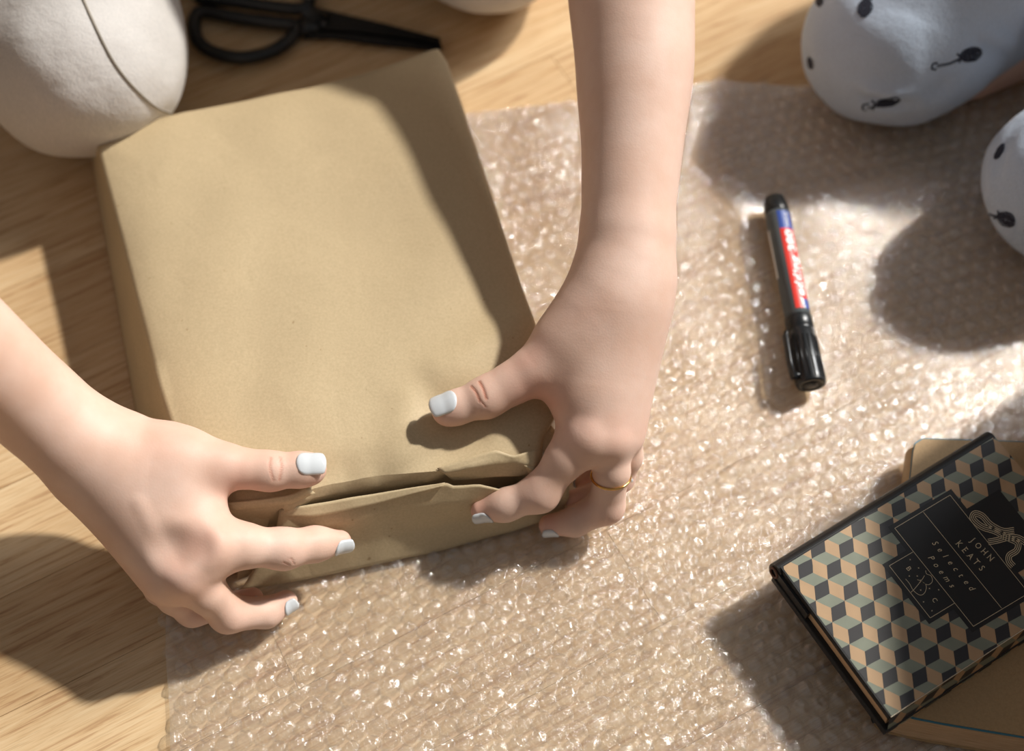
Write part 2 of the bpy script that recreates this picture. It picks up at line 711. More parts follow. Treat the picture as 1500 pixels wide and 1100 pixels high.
PH = 0.060                                            # height of the parcel
T_BACK = [(139, 199), (200, 181), (267, 163), (360, 146), (453, 128), (533, 106), (590, 85), (629, 70), (642, 68)]
T_RIGHT = [(642, 68), (655, 88), (678, 155), (706, 240), (742, 350), (785, 478), (812, 560), (812, 610), (791, 639), (789, 665), (781, 686)]
T_LEFT = [(139, 199), (155, 262), (178, 350), (205, 455), (232, 560), (250, 615), (272, 672), (300, 715), (322, 740)]
T_FRONT = [(322, 740), (341, 742), (384, 739), (425, 731), (452, 716), (483, 707), (560, 694), (640, 690), (691, 683), (722, 678), (752, 674), (781, 686)]
B_BACK = [(136, 232), (270, 200), (450, 168), (560, 146), (640, 108)]
B_RIGHT = [(640, 108), (690, 250), (735, 380), (782, 500), (812, 600), (818, 700), (815, 742)]
B_LEFT = [(136, 232), (150, 320), (172, 440), (196, 580), (214, 670), (250, 760), (330, 835)]
B_FRONT = [(330, 835), (420, 820), (560, 790), (700, 762), (815, 742)]
W_TOP = [(560, 200), (690, 163), (760, 156), (855, 148), (950, 133), (1050, 120), (1110, 124), (1180, 128), (1320, 132), (1560, 122), (1700, 130)]
W_LEFT = [(560, 200), (420, 420), (320, 640), (262, 800), (243, 900), (243, 960), (249, 1040), (250, 1100), (252, 1180), (256, 1240)]
W_BOT = [(256, 1240), (700, 1250), (1200, 1255), (1800, 1240)]
W_RIGHT = [(1700, 130), (1740, 500), (1780, 900), (1800, 1240)]


def wrap_z(x, y):
    v = noise.noise(Vector((x * 9 + 3.1, y * 9, 0.3))) * 0.0022 + noise.noise(Vector((x * 26, y * 26, 4.3))) * 0.0009
    # a long low fold by the pen and one towards the books
    a = P(1060, 240, 0)
    b = P(1150, 560, 0)
    t = max(0, min(1, ((x - a[0]) * (b[0] - a[0]) + (y - a[1]) * (b[1] - a[1])) / ((b[0] - a[0]) ** 2 + (b[1] - a[1]) ** 2)))
    d = math.hypot(x - a[0] - t * (b[0] - a[0]), y - a[1] - t * (b[1] - a[1]))
    v += 0.003 * math.exp(-(d / 0.014) ** 2)
    return 0.0024 + max(-0.0018, v)


def coons(bot, top, left, right, nu, nv):
    """bot/top run along u, left/right along v, corners shared; returns (nv+1, nu+1, dim)"""
    b, t = resample(bot, nu + 1), resample(top, nu + 1)
    l, r = resample(left, nv + 1), resample(right, nv + 1)
    u = np.linspace(0, 1, nu + 1)[None, :, None]
    v = np.linspace(0, 1, nv + 1)[:, None, None]
    S = (1 - v) * b[None] + v * t[None] + (1 - u) * l[:, None] + u * r[:, None]
    S = S - ((1 - u) * (1 - v) * b[0] + u * (1 - v) * b[-1] + (1 - u) * v * t[0] + u * v * t[-1])
    return S


def grid_faces(nu, nv, off=0):
    w_ = nu + 1
    return [(off + j * w_ + i, off + j * w_ + i + 1, off + (j + 1) * w_ + i + 1, off + (j + 1) * w_ + i) for j in range(nv) for i in range(nu)]


# ------------------------------------------------------------------ bubble wrap
top_w = poly_px(W_TOP, 0.002)
left_w = poly_px(W_LEFT, 0.002)
bot_w = poly_px(W_BOT, 0.002)
right_w = poly_px(W_RIGHT, 0.002)
NU, NV = 190, 170
S = coons(top_w, bot_w, left_w, right_w, NU, NV)
V = [(q[0], q[1], wrap_z(q[0], q[1])) for q in S.reshape(-1, 2)]
wrap = obj('bubble_wrap', V, grid_faces(NU, NV), FILM)
tag(wrap, 'clear sheet of bubble wrap spread over the wooden floor', 'bubble wrap')

wrap_poly = [tuple(p) for p in np.concatenate([top_w, right_w[1:], bot_w[::-1][1:], left_w[::-1][1:-1]])]
parcel_poly = [tuple(p) for p in np.concatenate([poly_px(B_BACK, 0), poly_px(B_RIGHT, 0)[1:], poly_px([(822, 752), (640, 808), (350, 866)], 0.002), poly_px(B_LEFT, 0)[::-1][:-1]])]
lower_book_poly = [tuple(P(x, y, 0.004)[:2]) for x, y in ((1338, 655), (1640, 700), (1660, 1120), (1275, 1062))]
marker_a, marker_b = P(1133, 292, 0.013), P(1188, 566, 0.013)


def marker_dist(x, y):
    a, b = marker_a, marker_b
    t = max(0, min(1, ((x - a[0]) * (b[0] - a[0]) + (y - a[1]) * (b[1] - a[1])) / ((b[0] - a[0]) ** 2 + (b[1] - a[1]) ** 2)))
    return math.hypot(x - a[0] - t * (b[0] - a[0]), y - a[1] - t * (b[1] - a[1]))


def dome(seed):
    """a half-deflated bubble: a low cap with dents and radial puckers"""
    r = random.Random(seed)
    segs = 14
    rings = (1.0, 0.93, 0.8, 0.62, 0.42, 0.2)
    ph = [r.uniform(0, 6.28) for _ in range(6)]
    dents = [(r.uniform(0.1, 0.7), r.uniform(0, 6.28), r.uniform(0.12, 0.4), r.uniform(0.2, 0.4)) for _ in range(r.choice([2, 3, 4]))]
    lean = r.uniform(-0.35, 0.35)
    v, f = [], []

    def height(x, y):
        q = math.hypot(x, y)
        a = math.atan2(y, x)
        z = math.sqrt(max(0, 1 - q ** 2.6))
        z *= 1 + lean * x + 0.10 * math.sin(5 * a + ph[0]) * q + 0.07 * math.sin(9 * a + ph[1]) * q
        z += q * 0.22 * noise.noise(Vector((x * 2.6 + seed * 3.7, y * 2.6, seed)))
        for dr, da, dh, dw in dents:
            z -= dh * z * math.exp(-((x - dr * math.cos(da)) ** 2 + (y - dr * math.sin(da)) ** 2) / dw ** 2)
        return z
    for i, rr in enumerate(rings):
        for k in range(segs):
            a = 2 * math.pi * (k + 0.5 * (i % 2)) / segs
            cr = 1 + 0.04 * math.sin(3 * a + ph[2]) + 0.03 * math.sin(7 * a + ph[3])
            x, y = rr * math.cos(a), rr * math.sin(a)
            v.append((x * cr * 0.0051, y * cr * 0.0051, (height(x, y) if i else 0) * 0.0042))
    v.append((0, 0, height(0.001, 0) * 0.0042))
    for i in range(len(rings) - 1):
        for k in range(segs):
            l = (k + 1) % segs
            f.append((i * segs + k, i * segs + l, (i + 1) * segs + l, (i + 1) * segs + k))
    c = len(v) - 1
    o_ = (len(rings) - 1) * segs
    for k in range(segs):
        f.append((o_ + k, o_ + (k + 1) % segs, c))
    return v, f


domes = [dome(s) for s in range(14)]
spots = []
PIT = 0.0112
brg = random.Random(3)
ba = R(14)
for i in range(-90, 90):
    for j in range(-90, 90):
        hx, hy = (i + 0.5 * (j % 2)) * PIT, j * PIT * 0.866
        x = hx * math.cos(ba) - hy * math.sin(ba) + 0.12
        y = hx * math.sin(ba) + hy * math.cos(ba)
        if not inside(wrap_poly, x, y):
            continue
        edge = min(abs(x - q[0]) + abs(y - q[1]) for q in wrap_poly[:2]) if False else 1
        if inside(parcel_poly, x, y) or inside(lower_book_poly, x, y) or marker_dist(x, y) < 0.0125:
            continue
        d = np.array([x, y, 0]) - CO
        dep = d @ FW
        px, py = 750 + FPX * (d @ RT) / dep, 550 - FPX * (d @ UP) / dep
        if px > 1700 or py > 1200:
            continue
        spots.append((dep if (-5 < px < 1505 and 0 < py < 1105) else 9, x, y, brg.randrange(14), brg.uniform(0, 6.28), brg.uniform(0.90, 1.07), brg.uniform(0.65, 1.15)))
spots.sort()
base_dome = {}
rest = MB()
for idx, (dep, x, y, k, rz, sc, sz) in enumerate(spots):
    z = wrap_z(x, y) + 0.0001
    if idx < 300:
        if k not in base_dome:
            o = obj('bubble', *domes[k], DOME, wrap)
            base_dome[k] = o
        else:
            o = base_dome[k].copy()
            C.objects.link(o)
            o.parent = wrap
        o.location = (x, y, z)
        o.rotation_euler = (0, 0, rz)
        o.scale = (sc, sc, sz)
    else:
        cr, sr = math.cos(rz) * sc, math.sin(rz) * sc
        rest.add([(x + a * cr - b * sr, y + a * sr + b * cr, z + c * sz) for a, b, c in domes[k][0]], domes[k][1])
ro = rest.build('bubbles', DOME, wrap)
tag(ro, kind='stuff')

# ------------------------------------------------------------------ parcel
parcel = empty('parcel', tuple(P(470, 450, 0)))
tag(parcel, 'flat parcel wrapped in brown kraft paper, gripped by two hands', 'parcel')
PO = np.array(parcel.location)


def rel(V, o=PO):
    return [tuple(np.array(v, float) - o) for v in V]


def parcel_z(x, y, u, v):
    """height of the top sheet; u across (0 left, 1 right), v from back to front"""
    z = PH
    z += 0.0022 * noise.noise(Vector((x * 11, y * 11, 1.7))) + 0.0010 * noise.noise(Vector((x * 30 + 5, y * 22, 8.7)))
    # the belly of the sheet
    z += 0.004 * math.sin(math.pi * min(max(u, 0), 1)) ** 0.6 * math.sin(math.pi * min(max(v, 0), 1)) ** 0.6

    def ridge(p, q, wd, h):
        nonlocal z
        a, b = P(*p, PH), P(*q, PH)
        t = max(0, min(1, ((x - a[0]) * (b[0] - a[0]) + (y - a[1]) * (b[1] - a[1])) / ((b[0] - a[0]) ** 2 + (b[1] - a[1]) ** 2)))
        d = math.hypot(x - a[0] - t * (b[0] - a[0]), y - a[1] - t * (b[1] - a[1]))
        z += h * math.exp(-(d / wd) ** 2)
    ridge((770, 470), (650, 550), 0.013, 0.0036)
    ridge((600, 590), (585, 660), 0.012, 0.0022)
    ridge((700, 640), (560, 700), 0.006, -0.0022)
    ridge((655, 615), (655, 600), 0.016, -0.0040)
    ridge((460, 600), (660, 380), 0.030, 0.0016)
    ridge((440, 700), (500, 690), 0.010, -0.002)
    ridge((250, 640), (226, 540), 0.004, 0.0012)
    return z


nu, nv = 84, 72
tb = poly_px(T_BACK, PH)
tf = poly_px(T_FRONT, PH - 0.002)
tl_ = poly_px(T_LEFT, PH - 0.002)
tr_ = poly_px(T_RIGHT, PH - 0.002)
S = coons(tb, tf, tl_, tr_, nu, nv)
TV = np.zeros((nv + 1, nu + 1, 3))
for j in range(nv + 1):
    for i in range(nu + 1):
        x, y = S[j, i]
        u, v = i / nu, j / nv
        z = parcel_z(x, y, u, v)
        e = min(u, 1 - u, v * 0.9)
        z -= 0.0036 * math.exp(-(e / 0.05) ** 1.2)
        if v > 0.93:
            z -= 0.0015 * (v - 0.93) / 0.07
        TV[j, i] = (x, y, z)
# loop around the rim: back, right, front, left
rim = [(0, i) for i in range(nu)] + [(j, nu) for j in range(nv)] + [(nv, i) for i in range(nu, 0, -1)] + [(j, 0) for j in range(nv, 0, -1)]
base = np.concatenate([resample(poly_px(B_BACK, 0.0), nu + 1)[:-1], resample(poly_px(B_RIGHT, 0.0), nv + 1)[:-1],
                       resample(poly_px(B_FRONT, 0.0), nu + 1)[::-1][:-1], resample(poly_px(B_LEFT, 0.0), nv + 1)[::-1][:-1]])
nl = 12
verts = [tuple(q) for q in TV.reshape(-1, 3)]
faces = grid_faces(nu, nv)
prev = [j * (nu + 1) + i for j, i in rim]
nr = len(rim)
rimz = np.array([TV[j, i, 2] for j, i in rim])
rimxy = np.array([TV[j, i, :2] for j, i in rim])
side = np.array([0] * nu + [1] * nv + [2] * nu + [3] * nv)
for l in range(1, nl + 1):
    s = l / nl
    cur = []
    for k in range(nr):
        f = s
        if side[k] == 3:
            f = s
        elif side[k] in (0, 1):
            f = s
        elif side[k] == 2:
            # under the lip the front wall stands back, so the fold shades it
            t_ = (nr - k - nv) % nr if False else (k - nu - nv) / nu          # 0 at the right end, 1 at the left
            out_ = 0.25 * min(1, s / 0.09) + 0.34 * max(0, s - 0.09)
            in_ = -0.12 * math.sin(math.pi * min(1, s * 1.6)) + 0.62 * s ** 2.2
            g_ = min(1, max(0, (t_ - 0.27) / 0.08))
            f = in_ + (out_ - in_) * g_ * (0.6 if t_ > 0.80 else 1)
        q = rimxy[k] * (1 - f) + base[k] * f
        wv = 0.0012 * noise.noise(Vector((q[0] * 40, q[1] * 40, s * 3))) * math.sin(math.pi * s)
        q = q + wv
        cur.append(len(verts))
        verts.append((q[0], q[1], rimz[k] * (1 - s) + 0.0048 * s))
    for k in range(nr):
        m = (k + 1) % nr
        faces.append((prev[m], prev[k], cur[k], cur[m]))
    prev = cur
faces.append(tuple(reversed(prev)))
faces = [f[::-1] for f in faces]
body_p = obj('wrapping_paper', rel(verts), faces, KRAFT, parcel)
# the front rim is a hard fold, the other edges are soft
front = {j * (nu + 1) + i for j, i in rim if j == nv}
sh_at = body_p.data.attributes.new('sharp_edge', 'BOOLEAN', 'EDGE')
sh_at.data.foreach_set('value', [e.vertices[0] in front and e.vertices[1] in front for e in body_p.data.edges])


def sheet(name, quad_rows, mat=KRAFT, parent=parcel, thick=0.0003, wob=0.0005, nu=28, nv=14, seed=0.0, fold=None):
    """a loose piece of paper through a grid of photographed points (px, py, z)"""
    rows = [resample([P(*q) for q in row], nu + 1) for row in quad_rows]
    cols = []
    for i in range(nu + 1):
        cols.append(resample([r[i] for r in rows], nv + 1))
    V_ = []
    for j in range(nv + 1):
        for i in range(nu + 1):
            q = cols[i][j].copy()
            q[2] += wob * noise.noise(Vector((q[0] * 60 + seed, q[1] * 60, seed)))
            V_.append(q)
    n = len(V_)
    f = grid_faces(nu, nv)
    V2 = V_ + [v + np.array([0, 0.25, -1]) * thick for v in V_]
    w_ = nu + 1
    f2 = [q[::-1] for q in f] + [tuple(i + n for i in q) for q in f]
    ring = [i for i in range(w_)] + [j * w_ + nu for j in range(1, nv + 1)] + [nv * w_ + i for i in range(nu - 1, -1, -1)] + [j * w_ for j in range(nv - 1, 0, -1)]
    for a, b in zip(ring, ring[1:] + ring[:1]):
        f2.append((a, b, b + n, a + n))
    return obj(name, rel(V2), f2, mat, parent)


# the broad flap of the folded end, its turned-in hem and the tucks beside it
sheet('end_flap', [
    [(410, 747, .050), (470, 737, .050), (560, 722, .051), (653, 707, .052), (665, 712, .050), (700, 708, .051), (738, 718, .046), (800, 716, .040), (832, 712, .036)],
    [(404, 778, .040), (500, 762, .041), (600, 742, .041), (700, 734, .040), (800, 730, .032), (830, 724, .030)],
    [(380, 818, .022), (500, 800, .022), (600, 778, .022), (720, 756, .020), (800, 744, .016), (826, 738, .018)],
    [(352, 866, .0055), (420, 854, .0055), (500, 838, .0055), (640, 808, .0055), (760, 776, .0055), (822, 753, .0075)]],
    seed=1.0, wob=0.0016, nu=44, nv=22)
sheet('flap_hem', [
    [(412, 746, .0512), (470, 736, .0512), (560, 721, .0522), (652, 706.5, .053)],
    [(411, 757, .0470), (455, 758, .0464), (505, 749, .047), (560, 736, .0485), (651, 711, .0525)]],
    seed=5.0, nu=30, nv=4, wob=0.0008)
sheet('side_tuck', [
    [(336, 741, .052), (370, 743, .052), (405, 737, .052)],
    [(338, 760, .044), (372, 762, .043), (396, 752, .045)],
    [(350, 790, .030), (378, 785, .030), (392, 772, .036)],
    [(348, 850, .008), (362, 845, .008), (372, 835, .012)]], seed=7.0, wob=0.0014, nu=14, nv=16)
sheet('corner_fold', [
    [(792, 640, .052), (806, 622, .052), (822, 640, .046)],
    [(800, 690, .044), (816, 690, .044), (832, 700, .038)],
    [(812, 722, .030), (822, 722, .032), (834, 728, .026)],
    [(800, 744, .014), (818, 752, .0085), (826, 746, .012)]], seed=9.0, wob=0.001, nu=12, nv=16)
sheet('lip_fold', [
    [(640, 686, .0590), (690, 668, .0625), (727, 659, .0645), (752, 668, .0625), (786, 658, .0600)],
    [(650, 693, .0580), (691, 684, .0615), (722, 678, .0610), (752, 676, .0595), (784, 683, .0560)],
    [(664, 704, .0480), (700, 701, .0490), (730, 698, .0490), (760, 697, .0480), (782, 694, .0480)]], seed=11.0, wob=0.0006, nu=26, nv=10)
sheet('lip_fold', [
    [(330, 736, .0605), (384, 731, .0612), (427, 724, .0622), (452, 712, .0620)],
    [(336, 743, .0585), (384, 739, .0592), (427, 733, .0600), (456, 717, .0602)],
    [(342, 748, .0560), (388, 744, .0560), (428, 738, .0560), (462, 722, .0560)]], seed=13.0, wob=0.0005, nu=16, nv=6)


# ------------------------------------------------------------------ person gripping the parcel
person = empty('person', (-0.30, 0.55, 0))
tag(person, 'person in cream trousers kneeling and folding the parcel with both hands', 'person')
ORG = np.array(person.location)


def frame_of(a, b):
    x = np.array(b, float) - np.array(a, float)
    x /= np.linalg.norm(x)
    z = np.array([0, 0, 1.0])
    y = np.cross(z, x)
    y /= np.linalg.norm(y)
    return np.array([x, y, np.cross(x, y)])


def fing(f, joints, k=0.0035, ki=0.0035, bumps=()):
    pts = [P(j[0], j[1], j[2]) for j in joints]
    f.chain(pts, [j[3] for j in joints], ki, k, bumps)
    return pts


def build_arm(spec, h):
    allp = []
    for nm in ('forearm', 'palm', 'fingers'):
        for c in spec[nm]:
            for j in (c['j'] if isinstance(c, dict) else c[:2]):
                allp.append(P(*j[:3]) if len(j) == 4 else np.array(j))
    A = frame_of(*spec['axis'])
    o = np.array(spec['axis'][0])
    loc = np.array([(A @ (q - o)) for q in allp])
    f = Field(loc.min(0) - 0.04, loc.max(0) + 0.035, h, (o, A))
    for c in spec['forearm'] + spec['palm']:
        a, b, k = c
        f.cone(P(*a[:3]), P(*b[:3]), a[3], b[3], k)
    fp = []
    for c in spec['fingers']:
        bm_ = [(P(*q[:3]), q[3], 0.004) for q in c.get('b', ())]
        fp.append(fing(f, c['j'], c.get('k', 0.004), c.get('ki', 0.004), bm_))
    for q in spec.get('cuts', ()):
        f.cut(P(*q[:3]), q[3], q[4])
    return f, fp


def forearm(st):
    """smoothly spaced stations (px, py, z, half width in pixels) turned into overlapping cones"""
    pts = []
    for x, y, z, hw in catmull(st, 3):
        pts.append((x, y, z, hw / scale_at(P(x, y, z))))
    return [(a, b, .012) for a, b in zip(pts[:-1], pts[1:])]


FR = forearm([(-300, 300, .260, 88), (-200, 385, .220, 87), (-110, 460, .183, 79), (-30, 525, .148, 68), (37, 581, .118, 59), (78, 617, .102, 55), (118, 650, .090, 53), (150, 672, .082, 50)])
FL = forearm([(928, -330, .200, 92), (925, -230, .182, 93), (923, -110, .163, 90), (925, 0, .150, 81), (930, 90, .139, 74), (928, 150, .132, 67), (926, 220, .124, 60), (922, 280, .117, 55), (920, 330, .111, 51), (917, 380, .105, 50)])


# --- the hand at the left (the person's right hand)
RH = dict(
    axis=(P(-260, 330, 0.23), P(330, 760, 0.06)),
    forearm=FR,
    palm=[
        ((132, 660, .085, .0200), (205, 700, .076, .0205), .018),
        ((150, 672, .077, .0190), (306, 796, .068, .0126), .018),
        ((150, 685, .074, .0185), (270, 838, .061, .0120), .018),
        ((150, 700, .070, .0165), (243, 846, .049, .0110), .018),
        ((150, 705, .065, .0140), (226, 832, .040, .0100), .014),
        ((180, 690, .075, .0175), (292, 818, .063, .0125), .018),
        ((180, 700, .071, .0165), (256, 842, .054, .0115), .018),
        ((200, 668, .080, .0178), (262, 680, .078, .0178), .016),
        ((262, 688, .076, .0165), (290, 750, .068, .0140), .018),
    ],
    fingers=[
        dict(j=[(245, 665, .082, .0150), (322, 683, .078, .0128), (396, 690, .0735, .0104), (440, 688, .0715, .0092), (455, 687, .071, .0088)], k=.009, ki=.005),
        dict(j=[(302, 803, .0690, .0130), (352, 799, .063, .0113), (416, 804, .052, .0102), (462, 797, .0430, .0086), (498, 793, .0380, .0064)], k=.008, ki=.008),
        dict(j=[(274, 846, .061, .0120), (302, 868, .050, .0108), (334, 899, .030, .0104), (390, 897, .0165, .0084), (419, 881, .0145, .0066)], k=.004),
        dict(j=[(240, 850, .050, .0108), (256, 872, .036, .0100), (282, 893, .0230, .0092), (332, 888, .0140, .0074), (370, 876, .0125, .0062)], k=.0025),
        dict(j=[(222, 836, .040, .0100), (236, 862, .027, .0088), (262, 880, .0160, .0078), (300, 876, .0120, .0064), (322, 868, .0115, .0055)], k=.0025),
    ])
fR, fpR = build_arm(RH, 0.00105)
# extensor tendons under the skin
for a, b in (((205, 735, .0900), (262, 834, .0700)),):
    fR.cone(P(*a), P(*b), .0016, .0036, .006)
fR.ball(P(311, 800, .0765), .0060, .010)
fR.ball(P(272, 846, .0680), .0055, .010)
fR.cut(P(284, 800, .0915), .0095, .010)
fR.cut(P(246, 806, .0880), .0090, .010)
VR, QR = fR.mesh()

# --- the hand at the right (the person's left hand)
LH = dict(
    axis=(P(930, -200, 0.17), P(885, 660, 0.06)),
    forearm=FL,
    palm=[
        ((918, 360, .106, .0200), (905, 440, .096, .0222), .018),
        ((910, 410, .100, .0190), (858, 634, .0690, .0134), .018),
        ((918, 410, .099, .0190), (893, 638, .0650, .0128), .018),
        ((914, 450, .095, .0180), (876, 630, .0655, .0132), .018),
        ((926, 420, .095, .0165), (911, 630, .0555, .0117), .018),
        ((928, 430, .089, .0145), (914, 608, .0450, .0107), .014),
        ((890, 430, .101, .0200), (838, 500, .088, .0180), .014),
        ((838, 500, .088, .0170), (838, 575, .076, .0145), .014),
        ((880, 460, .095, .0200), (865, 560, .080, .0150), .014),
    ],
    fingers=[
        dict(j=[(862, 470, .095, .0180), (790, 540, .0825, .0140), (712, 582, .0750, .0113), (668, 597, .0722, .0092), (655, 601, .0715, .0088)], k=.009, ki=.005),
        dict(j=[(856, 640, .068, .0129), (830, 670, .062, .0105), (791, 722, .0470, .0101), (740, 740, .0395, .0083), (706, 748, .0350, .0064)], k=.008, ki=.007),
        dict(j=[(893, 642, .0645, .0119), (896, 690, .050, .0100), (888, 741, .0270, .0103), (842, 764, .0175, .0084), (805, 769, .0145, .0064)], k=.004),
        dict(j=[(914, 636, .0545, .0109), (917, 668, .039, .0093), (907, 700, .0240, .0086), (870, 727, .0180, .0072), (843, 732, .0160, .0064)], k=.0025),
        dict(j=[(915, 612, .044, .0098), (914, 640, .030, .0084), (893, 672, .0190, .0074), (868, 692, .0160, .0062), (856, 708, .0150, .0055)], k=.0025),
    ])
fL, fpL = build_arm(LH, 0.00105)
for a, b in (((902, 500, .1015), (866, 622, .0810)), ((912, 480, .1030), (897, 628, .0765))):
    fL.cone(P(*a), P(*b), .0014, .0030, .006)
fL.ball(P(860, 642, .0740), .0050, .012)
fL.ball(P(896, 644, .0710), .0050, .009)

VL, QL = fL.mesh()

# --- head, trunk and upper arms, all outside the picture
tr_f = Field((-0.85, -0.08, 0.05), (0.30, 1.05, 0.88), 0.010)
elR, elL = P(-300, 300, .260), P(928, -330, .200)
shR, shL = np.array([-0.40, 0.38, 0.40]), np.array([-0.045, 0.51, 0.395])
neck, head = np.array([-0.215, 0.44, 0.50]), np.array([-0.185, 0.385, 0.625])
hipc = np.array([-0.40, 0.80, 0.20])
tr_f.cone(elR, shR, .041, .050, .03)
tr_f.cone(elL, shL, .041, .050, .03)
tr_f.ball(elR, .047, .02)
tr_f.ball(elL, .047, .02)
tr_f.cone(shR, shL, .060, .060, .05)
tr_f.cone((shR + shL) / 2 + [0, 0.03, -0.02], hipc, .105, .115, .06)
tr_f.cone((shR + shL) / 2, neck, .055, .048, .03)
tr_f.cone(neck, head, .048, .058, .03)
tr_f.ball(head, .082, .02, (0.95, 1.0, 1.25))
tr_f.cone(head + [0.035, -0.072, -0.005], head + [0.045, -0.088, -0.03], .008, .013, .012)
tr_f.cone(head + [0.03, -0.05, -0.06], head + [0.03, -0.055, -0.065], .030, .030, .03)
VT, QT = tr_f.mesh(1)
VB = np.concatenate([VR, VL, VT]) - ORG
QB = np.concatenate([QR, QL + len(VR), QT + len(VR) + len(VL)])


def gauss(V, pts):
    out = np.zeros(len(V))
    for (p, r, a) in pts:
        out = np.maximum(out, a * np.exp(-(((V - p) ** 2).sum(1)) / r ** 2))
    return out


flush_pts = []
for fp, amt in ((fpR, 0.30), (fpL, 0.34)):
    for n_, pts in enumerate(fp):
        flush_pts.append((pts[-1], .0085, amt * 1.5 if fp is fpL else amt * 1.1))
        flush_pts.append((pts[2], .010, amt * 0.8))
        flush_pts.append((pts[0] + np.array([0, 0, .008]), .013, amt * 0.8))
flush_pts += [(P(787, 585, .085), .016, .38), (P(770, 520, .10), .014, .25), (P(345, 700, .080), .014, .2)]
VW = VB + ORG
flush = gauss(VW, flush_pts)


def crease_lines(V, lines):
    out = np.zeros(len(V))
    for p, q, wd, a in lines:
        d = q - p
        t = np.clip(((V - p) @ d) / (d @ d), 0, 1)
        dist = np.linalg.norm(V - p - t[:, None] * d, axis=1)
        out = np.maximum(out, a * np.exp(-(dist / wd) ** 2))
    return out


bskin = surface_of(VW[:len(VR) + len(VL)], QB[:len(QR) + len(QL)])
cl = []
for path, wd, am in ([(396, 671), (395, 682), (397, 692), (400, 703)], .0009, .42), ([(410, 670), (412, 684), (411, 694), (409, 703)], .0009, .45), \
        ([(690, 566), (697, 574), (703, 588)], .0009, .7), ([(702, 559), (708, 570), (712, 584)], .0009, .75), ([(706, 590), (711, 596)], .0006, .5), \
        ([(415, 824), (424, 828)], .0007, .4), ([(426, 818), (431, 826)], .0006, .35):
    h_ = [np.array(p) for p, n in on_surface(bskin, catmull(path, 3), 0)]
    cl += [(p, q, wd, am) for p, q in zip(h_[:-1], h_[1:]) if np.linalg.norm(p - q) > 1e-6]
crease = crease_lines(VW, cl)
body = np_mesh('body', VB, QB, SKIN, person, dict(flush=flush, crease=crease))


def nail(a, b, ra, rb, nrm, w_half, length, start):
    """a fingernail hugging the last bone a-b; start = metres before b where the nail begins"""
    a, b = np.array(a), np.array(b)
    t = (b - a)
    t /= np.linalg.norm(t)
    n = np.array(nrm, float)
    n -= t * (n @ t)
    n /= np.linalg.norm(n)
    s = np.cross(t, n)
    nu_, nv_ = 14, 16

    def skin_r(along, ph):
        c = b + t * along
        d = s * math.sin(ph) + n * math.cos(ph)
        h, nn_, i_, ds = bskin.ray_cast(Vector(c + d * 0.016), Vector(-d))
        return (0.016 - ds) if h is not None and ds < 0.016 else rb
    prof = {}
    for i in range(nu_ + 1):
        ph = (2 * i / nu_ - 1) * w_half
        prof[i] = [skin_r(al, ph) for al in (-start, -start * 0.5, 0.0)]
    V_ = []
    for layer in (0.00080, 0.0):
        for j in range(nv_ + 1):
            for i in range(nu_ + 1):
                x, y = 2 * i / nu_ - 1, 2 * j / nv_ - 1
                wx = (1 - abs(y) ** 3.0 * 0.40) if y < 0 else (1 - abs(y) ** 5 * 0.16)
                ph = x * w_half * wx
                along = -start + length * (y + 1) / 2 - 0.0014 * (x * x) * (1 if y > 0 else -0.9) * abs(y)
                ii = (x * wx + 1) / 2 * nu_
                i0 = int(min(nu_ - 1, max(0, math.floor(ii))))
                fr_ = ii - i0
                pr = [prof[i0][m] * (1 - fr_) + prof[i0 + 1][m] * fr_ for m in range(3)]
                r = float(np.interp(along, [-start, -start * 0.5, 0.0], pr))
                edge = max(abs(x), abs(y))
                lift = layer - (0.0006 * max(0, edge - 0.86) / 0.14 if layer > 0 else 0)
                drop = max(0, along) ** 2 * 14
                V_.append(b + t * along + (s * math.sin(ph) + n * math.cos(ph)) * (r + lift) - n * drop)
    m = (nu_ + 1) * (nv_ + 1)
    f = grid_faces(nu_, nv_)
    f2 = f + [tuple(i + m for i in q[::-1]) for q in f]
    w_ = nu_ + 1
    ring = [i for i in range(w_)] + [j * w_ + nu_ for j in range(1, nv_ + 1)] + [nv_ * w_ + i for i in range(nu_ - 1, -1, -1)] + [j * w_ for j in range(nv_ - 1, 0, -1)]
    for p, q in zip(ring, ring[1:] + ring[:1]):
        f2.append((q, p, p + m, q + m))
    return obj('fingernail', [v - ORG for v in V_], f2, NAIL, person)


def nail_on(fp, js, nrm, wh, ln, st):
    return nail(fp[-2], fp[-1], js[-2][3], js[-1][3], nrm, wh, ln, st)


jr = [c['j'] for c in RH['fingers']]
jl = [c['j'] for c in LH['fingers']]


def thumb_nail(fp, js, nrm, wh, ln, st):
    # the last bone of a thumb is drawn by three points; use the longer span
    return nail(fp[-3], fp[-1], js[-3][3], js[-1][3] + 0.0001, nrm, wh, ln, st)


thumb_nail(fpR[0], jr[0], (0.02, -0.02, 1), 0.74, .0165, .0078)
nail_on(fpR[1], jr[1], (0.1, -1.0, 0.42), 0.95, .0120, .0050)
nail_on(fpR[2], jr[2], (0.7, -1.0, 0.45), 0.85, .0095, .0045)
nail_on(fpR[3], jr[3], (0.2, -1.0, 0.5), 0.85, .0085, .0040)
nail_on(fpR[4], jr[4], (0.2, -1.0, 0.4), 0.85, .0080, .0035)
thumb_nail(fpL[0], jl[0], (-0.12, 0.12, 1), 0.78, .0165, .0078)
nail_on(fpL[1], jl[1], (0.1, -1.0, 0.12), 0.90, .0120, .0060)
nail_on(fpL[2], jl[2], (0.1, -1.0, -0.1), 0.90, .0100, .0050)
nail_on(fpL[3], jl[3], (0.0, -1.0, 0.0), 0.85, .0085, .0040)
nail_on(fpL[4], jl[4], (-0.6, -0.6, -0.2), 0.85, .0080, .0035)

